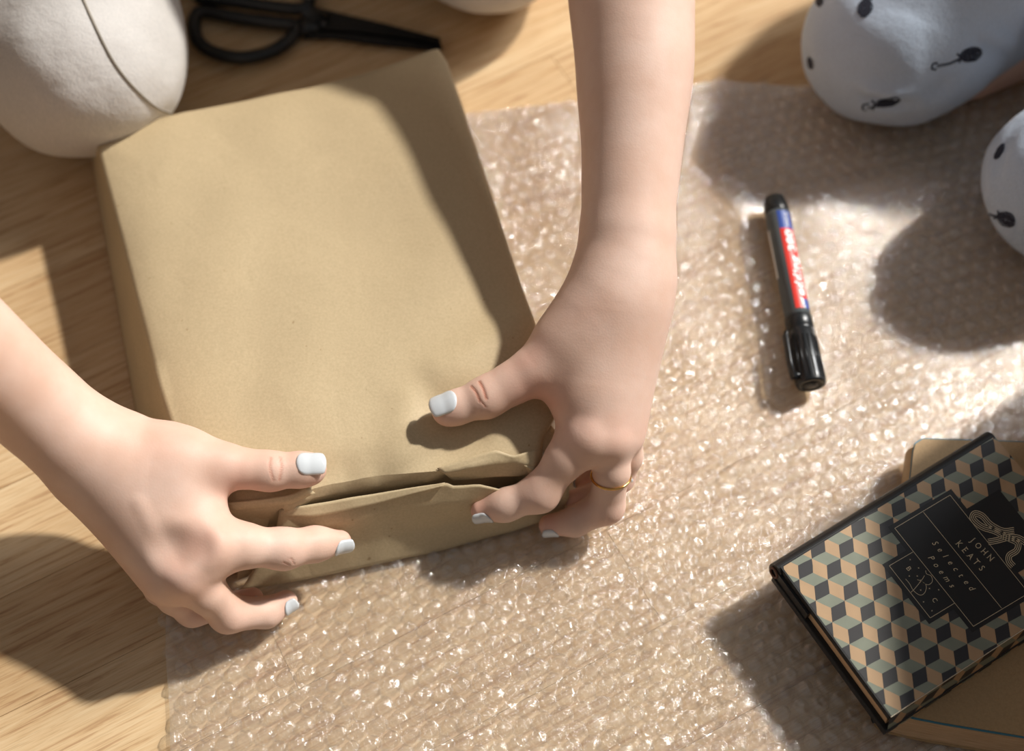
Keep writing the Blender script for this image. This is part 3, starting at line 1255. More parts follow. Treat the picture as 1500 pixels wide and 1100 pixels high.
# --- shirt over trunk and upper arms
sh_f = Field((-0.85, 0.0, 0.0), (0.30, 1.08, 0.62), 0.011)
sh_f.cone(elR * 0.55 + shR * 0.45, shR, .058, .066, .03)
sh_f.cone(elL * 0.55 + shL * 0.45, shL, .058, .066, .03)
sh_f.cone(shR, shL, .072, .072, .05)
sh_f.cone((shR + shL) / 2 + [0, 0.03, -0.02], hipc, .122, .135, .06)
VS, QS = sh_f.mesh(1)
np_mesh('shirt', VS - ORG, QS, CREAM, person)
# --- hair
hr = Field(head - 0.2, head + 0.2, 0.009)
hr.ball(head + [-0.012, 0.022, 0.022], .090, .02, (0.98, 1.02, 1.12))
hr.ball(head + [-0.05, 0.09, 0.03], .040, .02)
VH, QH = hr.mesh(1)
np_mesh('hair', VH - ORG, QH, HAIR, person)


# --- trousers: two knees in the picture, thighs and shins running out of it
def cloth_noise(V, Q, amp, sc, seed, extra=None):
    N = vnormals(V, Q)
    d = np.array([amp * (noise.noise(Vector((v[0] * sc + seed, v[1] * sc, v[2] * sc))) + 0.5 * noise.noise(Vector((v[0] * sc * 2.3, v[1] * sc * 2.3 + seed, v[2] * sc * 2.3)))) for v in V])
    if extra is not None:
        d = d + extra(V)
    return V + N * d[:, None]


def fold(V, lines):
    """lines: (p, q, width, height)"""
    d = np.zeros(len(V))
    for p, q, wd, hgt in lines:
        s_ = q - p
        t = np.clip(((V - p) @ s_) / (s_ @ s_), 0, 1)
        dist = np.linalg.norm(V - p - t[:, None] * s_, axis=1)
        d += hgt * np.exp(-(dist / wd) ** 2) * (np.sin(np.pi * np.clip(t, 0.03, 0.97)) ** 0.5)
    return d


def folds_px(bvh, items):
    out = []
    for p, q, wd, h in items:
        hp = on_surface(bvh, [p], 0), on_surface(bvh, [q], 0)
        if hp[0] and hp[1]:
            out.append((np.array(hp[0][0][0]), np.array(hp[1][0][0]), wd, h))
    return out


kneeR, kneeL = P(118, 72, .070), P(715, -128, .070)
hipR, hipL = hipc + np.array([-0.09, -0.05, 0.0]), hipc + np.array([0.09, 0.03, 0.0])
ft = Field((-0.75, 0.10, -0.005), (0.14, 1.08, 0.36), 0.005)
ft.cone(kneeR + [0.001, -0.006, 0], hipR + [0, 0, .03], .0640, .085, .03)
ft.cone(kneeR + [-0.01, 0.01, -0.012], hipR + [-0.08, 0.02, -0.13], .055, .050, .03)
ft.cone(kneeR + [-0.008, 0.030, 0.0], kneeR + [-0.04, 0.12, .01], .058, .062, .03)
ft.cone(kneeL, hipL + [0, 0, .03], .0640, .090, .03)
ft.cone(kneeL + [0, 0.01, -0.012], hipL + [0.02, 0.03, -0.13], .055, .050, .03)
ft.cone(hipR, hipL, .11, .11, .05)
VX, QX = ft.mesh(2)
VX[:, 2] = np.maximum(VX[:, 2], 0.001)
bt0 = surface_of(VX, QX)
wr = folds_px(bt0, [((85, 236), (150, 160), .009, .003), ((20, 205), (110, 150), .010, -.003), ((50, 228), (20, 120), .010, .003),
                    ((262, 30), (235, 150), .008, .002), ((180, 40), (60, 120), .014, .002), ((265, 60), (268, 120), .005, -.002)])
VX = cloth_noise(VX, QX, .0032, 16, 2.0, lambda V: fold(V, wr))
trousers = np_mesh('trousers', VX - ORG, QX, CREAM, person)


bt = surface_of(VX, QX)
seam_px = catmull([(116, -14), (140, 40), (166, 90), (196, 128), (228, 156), (262, 170)], 8)
seam = on_surface(bt, seam_px, 0.0002)
mb = MB()
mb.tube([p for p, n in seam], 0.0009, 6)
mb.v = [tuple(np.array(v) - ORG) for v in mb.v]
tag(mb.build('seam', plain('grey_thread', col(150, 142, 130), 0.9, var=0.1), person))

# gold ring
ra, rb = fpL[2][1], fpL[2][2]
rc = ra * 0.86 + rb * 0.14
ax = (rb - ra) / np.linalg.norm(rb - ra)
ax = ax + np.array([0.10, 0.05, 0.0])
ax /= np.linalg.norm(ax)
ringo = empty('finger_ring', tuple(rc))
tag(ringo, 'thin gold ring with a tiny clear stone on the middle finger', 'ring')
s1 = np.cross(ax, [0, 0, 1.0])
s1 /= np.linalg.norm(s1)
s2 = np.cross(s1, ax)
RR = .0111
mb = MB()
mb.tube([(s1 * math.cos(t) + s2 * math.sin(t)) * RR for t in np.linspace(0, 2 * math.pi, 48, endpoint=False)], .00075, 8, closed=True, upv=ax)
mb.build('band', GOLD, ringo)
sd = 1 if s1[0] > 0 else -1
cdir = s1 * sd * 0.93 + s2 * 0.37
mb = MB()
mb.lathe([(-.0006, .0006), (0.0, .0013), (.0006, .0009)], 8)
q = Vector(cdir).to_track_quat('X', 'Z').to_euler()
st = mb.build('stone', STONE, ringo, smooth=False, loc=tuple(cdir * (RR + .0012)), rot=q)

# ------------------------------------------------------------------ the other person: knees in pale blue printed trousers
p2 = empty('person', (0.55, 0.45, 0))
tag(p2, 'person in pale blue trousers printed with dark flowers, only the knees in view', 'person')
O2 = np.array(p2.location)
fj = Field((0.14, -0.02, -0.005), (0.85, 0.65, 0.33), 0.004)
k1, k2 = P(1290, 58, .058), P(1558, 264, .058)
fj.cone(k1, P(1620, -250, .15), .0490, .070, .03)
fj.cone(k1 + [0.004, 0.004, -.008], k1 + [0.03, 0.0, -.006], .0465, .046, .02)
fj.cone(k1 + [0.02, 0.0, -.012], P(1640, -60, .035), .040, .038, .02)
fj.cone(k2, P(1950, 60, .075), .0500, .056, .03)
fj.cone(k2 + [0.02, -0.006, -.012], P(1960, 200, .035), .043, .040, .02)
fj.cone(P(1620, -250, .15), P(1950, -20, .10), .070, .066, .05)
VJ, QJ = fj.mesh(2)
VJ[:, 2] = np.maximum(VJ[:, 2], 0.0065)
bj0 = surface_of(VJ, QJ)
wr = folds_px(bj0, [((1258, 126), (1328, 138), .0050, .0060), ((1266, 140), (1336, 152), .0050, -.0060), ((1272, 158), (1390, 138), .008, .0025),
                    ((1440, 46), (1482, 66), .0050, .0040), ((1436, 60), (1476, 80), .005, -.0035), ((1340, 20), (1300, 100), .016, .003),
                    ((1480, 200), (1462, 260), .005, -.003), ((1395, 120), (1350, 150), .006, -.003)])
VJ = cloth_noise(VJ, QJ, .0028, 17, 9.0, lambda V: fold(V, wr))
VJ[:, 2] = np.maximum(VJ[:, 2], 0.0065)
jeans = np_mesh('trousers', VJ - O2, QJ, DENIM, p2)
# lower legs and feet below the cuffs
fk = Field((0.20, 0.02, -0.005), (1.05, 0.75, 0.12), 0.005)
fk.cone(P(1420, 95, .026), P(1700, -40, .028), .024, .034, .02)
fk.cone(P(1700, -40, .028), P(1800, -60, .020), .030, .020, .02)
fk.cone(P(1800, 230, .028), P(2060, 180, .028), .030, .034, .02)
fk.cone(P(2060, 180, .028), P(2150, 160, .020), .030, .020, .02)
VK, QK = fk.mesh(1)
VK[:, 2] = np.maximum(VK[:, 2], 0.004)
np_mesh('body', VK - O2, QK, SKIN, p2, dict(flush=np.full(len(VK), .1), crease=np.zeros(len(VK))))

bj = surface_of(VJ, QJ)


def ribbon(mb_, bvh, pts, wd, off=0.0004):
    """a drawn stroke lying on the cloth"""
    pts = resample(pts, max(3, int(len(pts) * 2)))
    hits = on_surface(bvh, pts, off)
    if len(hits) < 2:
        return
    L, Rr = [], []
    for i, (p, n) in enumerate(hits):
        a = hits[max(0, i - 1)][0]
        b = hits[min(len(hits) - 1, i + 1)][0]
        if (b - a).length > 0.02:
            return
        t = (b - a).normalized()
        s_ = t.cross(n).normalized() * wd / 2
        L.append(p + s_)
        Rr.append(p - s_)
    n = len(L)
    mb_.add(L + Rr, [(i, i + 1, n + i + 1, n + i) for i in range(n - 1)])


def flower(cx, cy, ang, ln, hw, hl, stem=True, seed=1):
    r = random.Random(seed)
    m = MB()
    ca, sa = math.cos(ang), math.sin(ang)

    def T(u, v):
        return (cx + u * ca - v * sa, cy + u * sa + v * ca)
    for k in range(9):
        f = 1 - k * 0.10
        m_pts = [T(hl * f * math.cos(a) + r.uniform(-1, 1), hw * f * math.sin(a) + r.uniform(-1, 1)) for a in np.linspace(0, 6.28, 15)]
        ribbon(m, bj, m_pts, .0007)
    for k in range(5):
        v0 = r.uniform(-hw, hw) * 0.7
        ribbon(m, bj, [T(-hl * 0.9, v0 * 0.4), T(0, v0 + r.uniform(-2, 2)), T(hl * 0.9, v0 * 0.5)], .0008)
    if stem:
        ribbon(m, bj, [T(-hl, 0), T(-hl - ln * 0.5, 2), T(-hl - ln, -1)], .0008)
        ribbon(m, bj, [T(-hl, 2), T(-hl - ln * 0.5, 4), T(-hl - ln, 2)], .0006)
        ribbon(m, bj, [T(-hl - ln + 3, -4), T(-hl - ln - 5, -5), T(-hl - ln - 8, 2), T(-hl - ln - 2, 5)], .0013)
        ribbon(m, bj, [T(-hl - 2, -8), T(-hl + 2, -1), T(-hl - 3, 6)], .0012)
    if m.v:
        m.v = [tuple(np.array(v) - O2) for v in m.v]
        m.build('flower_print', INK, jeans and p2)


flower(1422, 80, R(-18), 36, 10, 17, seed=1)
flower(1267, 12, R(105), 24, 10, 14, seed=2)
flower(1187, 92, R(80), 0, 4, 9, stem=False, seed=3)
flower(1300, 150, R(-12), 10, 6, 20, seed=4)
flower(1474, 321, R(22), 20, 10, 14, seed=5)
flower(1464, 222, R(-60), 0, 4, 13, stem=False, seed=6)
flower(1200, 2, R(80), 0, 5, 8, stem=False, seed=7)

# ------------------------------------------------------------------ scissors
sc = empty('scissors', tuple(P(470, 32, 0)))
tag(sc, 'black scissors lying on the wood behind the parcel', 'scissors')
SO = np.array(sc.location)


def rl(pts, o):
    return [np.array(p) - o for p in pts]


mb = MB()
hnd = [(284, 40, .008), (290, 60, .008), (310, 76, .008), (350, 85, .008), (392, 78, .008), (420, 62, .008), (434, 44, .008), (426, 36, .008), (390, 32, .008), (340, 25, .008), (300, 17, .008), (287, 24, .008)]
mb.tube(rl(catmull([P(*q) for q in hnd], 6, True), SO), .0050, 10, closed=True, flat=0.9)
mb.tube(rl([P(424, 44, .007), P(450, 38, .006), P(474, 34, .005)], SO), [.0070, .0080, .0070], 10, flat=0.6)
mb.build('handle', BLACKP, sc)
mb = MB()
hnd = [(291, -6, .010), (300, -28, .010), (330, -52, .010), (380, -62, .010), (430, -48, .010), (452, -22, .010), (452, 4, .010), (438, 13, .010), (400, 10, .010), (350, 3, .010), (305, -2, .010)]
mb.tube(rl(catmull([P(*q) for q in hnd], 6, True), SO), .0048, 10, closed=True, flat=0.9)
mb.tube(rl([P(446, 10, .010), P(458, 22, .009), P(476, 32, .008)], SO), [.0060, .0075, .0065], 10, flat=0.6)
mb.build('handle', BLACKP, sc)
BLADE = plain('blackened_steel', col(26, 27, 29), 0.36, (400, 0.05, 0.0003), metal=0.5, var=0.1)


def blade(pts, z0, z1, name):
    a = [P(x, y, z0) - SO for x, y in pts]
    b = [p + np.array([0, 0, z1 - z0]) for p in a]
    n = len(a)
    m = MB()
    m.add(a + b, [tuple(range(n))[::-1], tuple(range(n, 2 * n))] + [(i, (i + 1) % n, n + (i + 1) % n, n + i) for i in range(n)])
    m.build(name, BLADE, sc, smooth=False)


blade([(446, 58), (440, 44), (470, 26), (520, 38), (645, 62), (648, 72), (640, 76), (560, 68), (490, 58)], .0042, .0060, 'blade')
blade([(446, 22), (466, 14), (500, 22), (560, 36), (645, 58), (644, 66), (560, 52), (500, 46), (452, 44)], .0062, .0080, 'blade')
mb = MB()
mb.lathe([(-.003, .0036), (0.0, .0036), (.0008, .0028)], 20)
mb.build('pivot_screw', plain('steel', col(120, 122, 124), 0.4, metal=1, var=0.05), sc, loc=tuple(P(470, 32, .0088) - SO), rot=(0, -math.pi / 2, 0))

# ------------------------------------------------------------------ marker pen
mk = empty('marker_pen', (0, 0, 0))
tag(mk, 'grey and black capped marker pen with red label lying on bubble wrap', 'marker')
ma, mbp = marker_a.copy(), marker_b.copy()
mz = 0.0145
ma[2] = mbp[2] = mz
mk.location = tuple(ma)
ML = float(np.linalg.norm(mbp - ma))
mang = math.atan2(mbp[1] - ma[1], mbp[0] - ma[0])
mk.rotation_euler = (0, 0, mang)
MR = .0081
PENG = plain('grey_pen_body', col(84, 90, 92), 0.42, var=0.04)
REDL = plain('red_label', col(214, 52, 40), 0.4, var=0.03)
BLUEL = plain('blue_label', col(46, 74, 150), 0.4, var=0.03)
WHITEL = plain('white_label', col(236, 236, 232), 0.4, var=0.02)
L_ = ML
mb = MB()
mb.lathe([(.012, MR * .97), (.016, MR), (L_ * .66, MR), (L_ * .665, MR * .9)], 40)
mb.build('barrel', PENG, mk)
mb = MB()
mb.lathe([(0, MR * .70), (.0008, MR * .80), (.0035, MR * .84), (.0042, MR * .92), (.0105, MR * .99), (.0128, MR * 1.0), (.0132, MR * .95)], 40)
mb.build('end_plug', BLACKP, mk)
mb = MB()
mb.lathe([(L_ * .655, MR * 1.02), (L_ * .66, MR * 1.07), (L_ * .72, MR * 1.07), (L_ * .725, MR * 1.0), (L_ * .73, MR * 1.06), (L_ * .90, MR * 1.07), (L_ * .955, MR * 1.10), (L_ * .992, MR * 1.14), (L_, MR * 1.08), (L_ + .0002, MR * .82), (L_ - .001, MR * .78)], 40)
cap = mb.build('cap', BLACKP, mk)
mb = MB()
for k in range(18):
    a = 2 * math.pi * k / 18
    y, z = math.cos(a) * MR * 1.06, math.sin(a) * MR * 1.06
    mb.tube([(L_ * .77, y, z), (L_ * .985, y * 1.05, z * 1.05)], .00045, 5)
mb.build('grip_ribs', BLACKP, cap)
mb = MB()
ca = R(198)       # the clip runs along the side away from the light


def cyl(x, ang, r):
    return (x, r * math.cos(ang), r * math.sin(ang))


mb.tube([(L_ * .735, 0, MR * 1.35), (L_ * .76, 0, MR * 1.55), (L_ * .90, 0, MR * 1.62), (L_ * .975, 0, MR * 1.50)], [.0022, .0026, .0027, .0026], 8, flat=0.45)
mb.tube([(L_ * .955, 0, MR * .9), (L_ * .965, 0, MR * 1.55)], .0026, 8, upv=(1, 0, 0), flat=0.8)
clip = mb.build('clip', BLACKP, cap)
# image-left side: work out which way round local y points
ly = np.array([-math.sin(mang), math.cos(mang)])     # local +y in world
left_sign = 1 if ly[0] < 0 else -1
clip.rotation_euler = (R(-68) * left_sign, 0, 0)
mb = MB()
mb.lathe([(L_ + .0001, MR * .55), (L_ + .0004, MR * .55)], 20)
mb.build('cap_badge', plain('grey_badge', col(70, 66, 60), 0.5, var=0.1), cap)
A0 = R(90) + left_sign * R(22)                      # middle of the label, turned to image-right


def band(x0, x1, a0, a1, mat, name, off=.00012, parent=mk, n=14):
    m = MB()
    v = []
    for i in range(n + 1):
        a = a0 + (a1 - a0) * i / n
        v += [cyl(x0, a, MR + off), cyl(x1, a, MR + off)]
    m.add(v, [(2 * i, 2 * i + 1, 2 * i + 3, 2 * i + 2) for i in range(n)])
    return m.build(name, mat, parent)


hw_ = R(38)
lab = band(.0285, L_ * .635, A0 - hw_, A0 + hw_, REDL, 'label')
band(.0148, .0285, A0 - hw_, A0 + hw_, BLUEL, 'label_end', parent=lab)
s_ = left_sign
band(L_ * .585, L_ * .635, A0 + s_ * R(2), A0 + s_ * hw_, BLUEL, 'label_corner', .0002, lab)
m_ = MB()
v = [cyl(L_ * .58, A0 + s_ * R(-8), MR + .00025), cyl(L_ * .59, A0 + s_ * R(6), MR + .00025), cyl(L_ * .635, A0 + s_ * R(10), MR + .00025), cyl(L_ * .635, A0 + s_ * R(0), MR + .00025)]
m_.add(v, [(0, 1, 2, 3)])
m_.build('label_stripe', WHITEL, lab, smooth=False)
band(.026, .062, A0 - s_ * R(96), A0 - s_ * R(112), WHITEL, 'barcode_panel', parent=lab)


def text_tris(body_, size=1.0, spacing=1.0, shear=0.0, bold=0.0):
    cu = bpy.data.curves.new('tmp', 'FONT')
    cu.body = body_
    cu.size = size
    cu.space_character = spacing
    cu.shear = shear
    cu.offset = bold
    cu.resolution_u = 3
    o = bpy.data.objects.new('tmp', cu)
    C.objects.link(o)
    bpy.context.view_layer.update()
    me = bpy.data.meshes.new_from_object(o.evaluated_get(bpy.context.evaluated_depsgraph_get()))
    v = np.array([tuple(q.co) for q in me.vertices])
    f = [tuple(p.vertices) for p in me.polygons]
    bpy.data.objects.remove(o)
    bpy.data.curves.remove(cu)
    bpy.data.meshes.remove(me)
    return v, f


def pen_text(txt, x_start, x_end, height, amid, mat, name, bold=0.03, spacing=1.05):
    v, f = text_tris(txt, 1.0, spacing, 0, bold)
    lo, hi = v.min(0), v.max(0)
    sx = (x_end - x_start) / (hi[0] - lo[0])
    cy_ = 0.36
    out = []
    for q in v:
        x = x_start + (q[0] - lo[0]) * sx
        a = amid + (q[1] - cy_) * height / MR * (1 if (x_end < x_start) == (left_sign > 0) else -1) * -1
        out.append(cyl(x, a, MR + .00035))
    m = MB()
    m.add(out, f)
    return m.build(name, mat, lab, smooth=False)


pen_text('edding 380', L_ * .570, .0300, .0080, A0, WHITEL, 'lettering')
pen_text('edding', .0270, .0165, .0036, A0, WHITEL, 'lettering', 0.0)

# ------------------------------------------------------------------ books
BZ0 = 0.0050
LBT = 0.0255
lb = empty('notebook', tuple(P(1400, 850, BZ0)))
tag(lb, 'brown kraft covered book lying under the patterned book', 'book')
LO = np.array(lb.location)
KRAFT2 = mat_kraft('kraft_cover', (176, 146, 106), 0.95, 0.04)
PAPER = NT('page_edges')
v_ = PAPER.coords((1, 1, 60))
pf = PAPER.noise(v_, 60, 3, 0.6)
PAPER.l(PAPER.ramp(pf, [(0.3, col(176, 140, 104)), (0.7, col(214, 180, 142))]), PAPER.b.inputs['Base Color'])
PAPER.b.inputs['Roughness'].default_value = 0.85
PAPER.l(PAPER.bump(pf, 0.4, 0.0006), PAPER.b.inputs['Normal'])
PAPER = PAPER.m

# outline of the lower book's cover: rounded top-left corner, gently bowed front edge
oc_px = [(1296, 1034), (1338, 662), (1341, 650), (1352, 643), (1420, 645), (1640, 652), (1660, 1096), (1500, 1078), (1440, 1068), (1380, 1058), (1340, 1050), (1310, 1042)]
top_c = [P(x, y, LBT) - LO for x, y in oc_px]


def prism(name, top, z0, z1, mat, parent, shift=(0, 0), grow=0.0, smooth=False, bev=0.0):
    c = np.mean(top, 0)
    zt = top[0][2]
    t = [np.array([p[0], p[1], z1]) + (p - c) / np.linalg.norm(p - c) * grow * [1, 1, 0] for p in top]
    b = [np.array([p[0] + shift[0], p[1] + shift[1], z0]) for p in t]
    rows = [b, t]
    if bev:
        t2 = [p + (c - p) / np.linalg.norm(c - p) * bev * [1, 1, 0] for p in t]
        t1 = [p - [0, 0, bev] for p in t]
        rows = [b, t1, t2]
    n = len(t)
    m = MB()
    m.v = [tuple(q) for r_ in rows for q in r_]
    m.f = [tuple(range(n)), tuple(range(n * (len(rows) - 1), n * len(rows)))[::-1]]
    for k in range(len(rows) - 1):
        m.f += [(k * n + i, k * n + n + i, k * n + n + (i + 1) % n, k * n + (i + 1) % n) for i in range(n)]
    return m.build(name, mat, parent, smooth=smooth)


zt = LBT - BZ0
prism('front_cover', top_c, zt - .0008, zt, KRAFT2, lb)
prism('endpaper', top_c, zt - .0019, zt - .0008, plain('teal_endpaper', col(62, 120, 138), 0.6, var=0.05), lb, grow=.0010)
prism('page_block', top_c, .0010, zt - .0019, PAPER, lb, shift=(-.002, -.0065), grow=-.0012)
prism('back_cover', [p + [-.002, -.0065, 0] for p in top_c], .0, .0009, KRAFT2, lb)
# rounded spine running up the left edge
mb = MB()
sp_a, sp_b = top_c[0] + [-.0002, .004, 0], top_c[2] + [.0010, -.002, 0]
prof = []
for k in range(9):
    a = math.pi / 2 + math.pi * k / 8
    prof.append((.0042 * math.cos(a), (zt / 2) + (zt / 2) * math.sin(a)))
vv = []
dv = (sp_b - sp_a)
dv[2] = 0
nn = np.array([-dv[1], dv[0], 0])
nn /= np.linalg.norm(nn)
if nn[0] > 0:
    nn = -nn
for s in (0, 1):
    for (o_, z_) in prof:
        q = sp_a + dv * s - nn * o_ * -1 * -1
        vv.append((q[0], q[1], z_))
mb.add(vv, [(i, i + 1, 10 + i, 9 + i) for i in range(8)])
mb.build('spine', KRAFT2, lb)

# the patterned book on top
TBT = 0.0435                                           # height of its front board
A_, B_, C_ = P(1141, 829, TBT), P(1455, 636, TBT), P(1299, 1054, TBT)
U = B_ - A_
W = C_ - A_
BL, BWD = float(np.linalg.norm(U)), float(np.linalg.norm(W))
ux = U / BL
wy = W - ux * float(W @ ux)
wy /= np.linalg.norm(wy)
if True:
    BWD = float(W @ wy)
tb = empty('poetry_book', tuple(A_ - [0, 0, TBT - LBT]))
bang = math.atan2(ux[1], ux[0])
tb.rotation_euler = (0, 0, bang)
tag(tb, 'small hardback with a tumbling cube pattern and black title panel', 'book')
TT = TBT - LBT                                         # its thickness
# local frame: x from tail to head along the spine, y negative towards the fore edge
BLK = plain('black_board', col(20, 19, 19), 0.45, (300, 0.1, 0.0003), var=0.1)
sk = .0045                                             # the back board stands out past the front one
mb = MB()
mb.box((0, -BWD, TT - .0046), (BL, 0, TT - .00005), .0004)
mb.build('front_board', BLK, tb, smooth=False)
mb = MB()
mb.box((-.0025, -BWD - sk, .0001), (BL, -.001, .0052), .0004)
mb.build('back_board', BLK, tb, smooth=False)
mb = MB()
x0, x1 = .0022, BL - .003
v = [(x0 - .002, -BWD - sk + .003, .0022), (x1, -BWD - sk + .003, .0022), (x1, -.003, .0022), (x0 - .002, -.003, .0022),
     (x0, -BWD + .003, TT - .0021), (x1, -BWD + .003, TT - .0021), (x1, -.003, TT - .0021), (x0, -.003, TT - .0021)]
mb.add(v, [(0, 3, 2, 1), (4, 5, 6, 7), (0, 1, 5, 4), (2, 3, 7, 6), (0, 4, 7, 3), (1, 2, 6, 5)])
mb.build('page_block', PAPER, tb, smooth=False)
# rounded spine
mb = MB()
prof = [(-.0012 + .0062 * math.sin(a), TT / 2 - TT / 2 * math.cos(a)) for a in np.linspace(0, math.pi, 12)]
n_ = len(prof)
inner = [(-.004, TT - .0022), (-.004, .0022)]
ring_ = prof + inner
vv = [(x, y, z) for x in (-.001, BL) for y, z in ring_]
m_n = len(ring_)
mb.add(vv, [tuple(range(m_n)), tuple(range(m_n, 2 * m_n))[::-1]] + [(i, m_n + i, m_n + (i + 1) % m_n, (i + 1) % m_n) for i in range(m_n)])
mb.box((-.0016, -.030, .0052), (.004, -.002, TT - .0046))
mb.build('spine', BLK, tb, smooth=False)
mb = MB()
mb.tube([(-.0016, .0030 * math.sin(t), TT / 2 + .0042 * math.cos(t)) for t in np.linspace(0, 2 * math.pi, 16, endpoint=False)], .0008, 6, closed=True, upv=(1, 0, 0))
mb.build('headband', plain('brown_headband', col(96, 62, 44), 0.7, var=0.2), tb)
mb = MB()
rp = [P(1294, 1040, .014), P(1284, 1046, .012), P(1279, 1052, .010), P(1281, 1058, .008)]
inv = Matrix.Rotation(-bang, 3, 'Z')
ltb = lambda p: np.array(inv @ (Vector(p) - tb.location))
mb.tube([ltb(q) for q in catmull(rp, 4)], .0013, 6, flat=0.3)
mb.build('ribbon_marker', BLK, tb)


def uv_of(px_, py_, z=TBT):
    q = ltb(P(px_, py_, z))
    return q[0], q[1]


# affine map of photograph directions onto the cover
O_c = np.array(uv_of(1292, 986.8))
JX = (np.array(uv_of(1352, 920)) - np.array(uv_of(1332, 920))) / 20
JY = (np.array(uv_of(1342, 940)) - np.array(uv_of(1342, 920))) / 20
JM = np.stack([JX, JY], 1)


def clip_poly(poly, x0, x1, y0, y1):
    def cut(pts, ins, inter):
        out = []
        for i in range(len(pts)):
            a, b = pts[i - 1], pts[i]
            if ins(b):
                if not ins(a):
                    out.append(inter(a, b))
                out.append(b)
            elif ins(a):
                out.append(inter(a, b))
        return out

    def ix(x):
        return lambda a, b: (x, a[1] + (b[1] - a[1]) * (x - a[0]) / (b[0] - a[0]))

    def iy(y):
        return lambda a, b: (a[0] + (b[0] - a[0]) * (y - a[1]) / (b[1] - a[1]), y)
    for ins, it in ((lambda p: p[0] >= x0, ix(x0)), (lambda p: p[0] <= x1, ix(x1)), (lambda p: p[1] >= y0, iy(y0)), (lambda p: p[1] <= y1, iy(y1))):
        if not poly:
            return []
        poly = cut(poly, ins, it)
    return poly


M_BK = plain('print_black', col(38, 36, 38), 0.42, var=0.12, vscale=90)
M_TN = plain('print_tan', col(178, 146, 110), 0.44, var=0.06, vscale=90)
M_SG = plain('print_sage', col(124, 130, 114), 0.42, var=0.08, vscale=90)
pv, qv, rv = np.array((20.2, -10.7)), np.array((-22.8, -10.7)), np.array((2.7, 21.3))
la, lbv = np.array((43.0, 0.0)), np.array((17.5, -32.0))


def jit(uv):
    x, y = uv
    return (x + .00028 * noise.noise(Vector((x * 900, y * 900, 3))), y + .00028 * noise.noise(Vector((x * 900, y * 900, 9))))


def cube_pattern(to3d, rect, name, parent, seed=0):
    verts, faces, mi = [], [], []
    for i in range(-16, 17):
        for j in range(-16, 17):
            o_ = la * i + lbv * j
            for m_idx, (e1, e2) in enumerate(((pv, rv), (qv, rv), (pv, qv))):
                uv = []
                for q in (o_, o_ + e1, o_ + e1 + e2, o_ + e2):
                    uv.append(jit(tuple(O_c + JM @ q)))
                # subdivide edges so hand-drawn wobble shows
                pts = []
                for k in range(4):
                    a, b = np.array(uv[k]), np.array(uv[(k + 1) % 4])
                    pts.append(tuple(a))
                    pts.append(jit(tuple((a + b) / 2)))
                cp = clip_poly(pts, *rect)
                if len(cp) >= 3:
                    o0 = len(verts)
                    verts += [to3d(*c) for c in cp]
                    f = tuple(range(o0, o0 + len(cp)))
                    ar = sum(cp[k - 1][0] * cp[k][1] - cp[k][0] * cp[k - 1][1] for k in range(len(cp)))
                    faces.append(f if ar > 0 else f[::-1])
                    mi.append(m_idx)
    o = obj(name, verts, faces, [M_BK, M_TN, M_SG], parent, smooth=False)
    o.data.polygons.foreach_set('material_index', mi)
    return o


jk = cube_pattern(lambda x, y: (x, y, TT + .0001), (.0012, BL - .0003, -BWD + .0002, -.0016), 'jacket', tb)
cube_pattern(lambda x, y: (x, -BWD - (-(y + BWD)) * 0 - .0004 - sk * (-(y + BWD)) / TT, TT - .0001 - (-(y + BWD)) * 0.97), (-.0008, BL, -BWD - TT * .985, -BWD), 'jacket_edge', tb)
mb = MB()
mb.tube([(.0005, -BWD - .0001, TT + .0001), (BL, -BWD - .0001, TT + .0001)], .00022, 5)
mb.build('jacket_crease', plain('worn_paper', col(226, 214, 190), 0.6, var=0.05), jk)

PANEL = plain('panel_black', col(17, 15, 14), 0.5, var=0.08, vscale=200)
CREAMP = plain('cream_print', col(206, 190, 158), 0.45, var=0.03)
F1, F2, F3 = np.array((1310.5, 774.0)), np.array((1391.5, 725.4)), np.array((1425.6, 917.6))


def cover_quad(pts, z):
    return [(*uv_of(*p), z) for p in pts]


mb = MB()
z1 = TT + .00018
e12 = (F2 - F1) / np.linalg.norm(F2 - F1)
e13 = (F3 - F1) / np.linalg.norm(F3 - F1)
m1 = 7.0
F4 = F2 + F3 - F1


def grow(a, b, c, d, m):
    return [a - e12 * m - e13 * m, b + e12 * m - e13 * m, c + e12 * m + e13 * m, d - e12 * m + e13 * m]


mb.add(cover_quad(grow(F1, F2, F4, F3, m1), z1), [(3, 2, 1, 0)])
G1, G2, G3, G4 = np.array((1302.4, 829.0)), np.array((1336.8, 808.9)), np.array((1398.0, 883.7)), np.array((1362.5, 905.3))
mb.add(cover_quad(grow(G1, G2, G3, G4, m1), z1 + .00003), [(3, 2, 1, 0)])
E1 = F2 + e12 * 0 + e13 * 30
E2 = E1 + e12 * 62
E4 = E1 + e13 * 120
E3 = E2 + e13 * 120
mb.add(cover_quad([E1, E2, E3, E4], z1 + .00005), [(3, 2, 1, 0)])
panel = mb.build('title_panel', PANEL, tb, smooth=False)
# small stepped corners of the panel
ZP = z1 + .00012


def stroke(m, pts, wd, n=None, z=ZP):
    pts = [np.array(uv_of(*p)) for p in pts]
    L, Rr = [], []
    for i in range(len(pts)):
        t = pts[min(i + 1, len(pts) - 1)] - pts[max(i - 1, 0)]
        t /= np.linalg.norm(t)
        s = np.array([-t[1], t[0]]) * wd / 2
        L.append((*(pts[i] + s), z))
        Rr.append((*(pts[i] - s), z))
    k = len(L)
    m.add(L + Rr, [(k + i, k + i + 1, i + 1, i) for i in range(k - 1)])


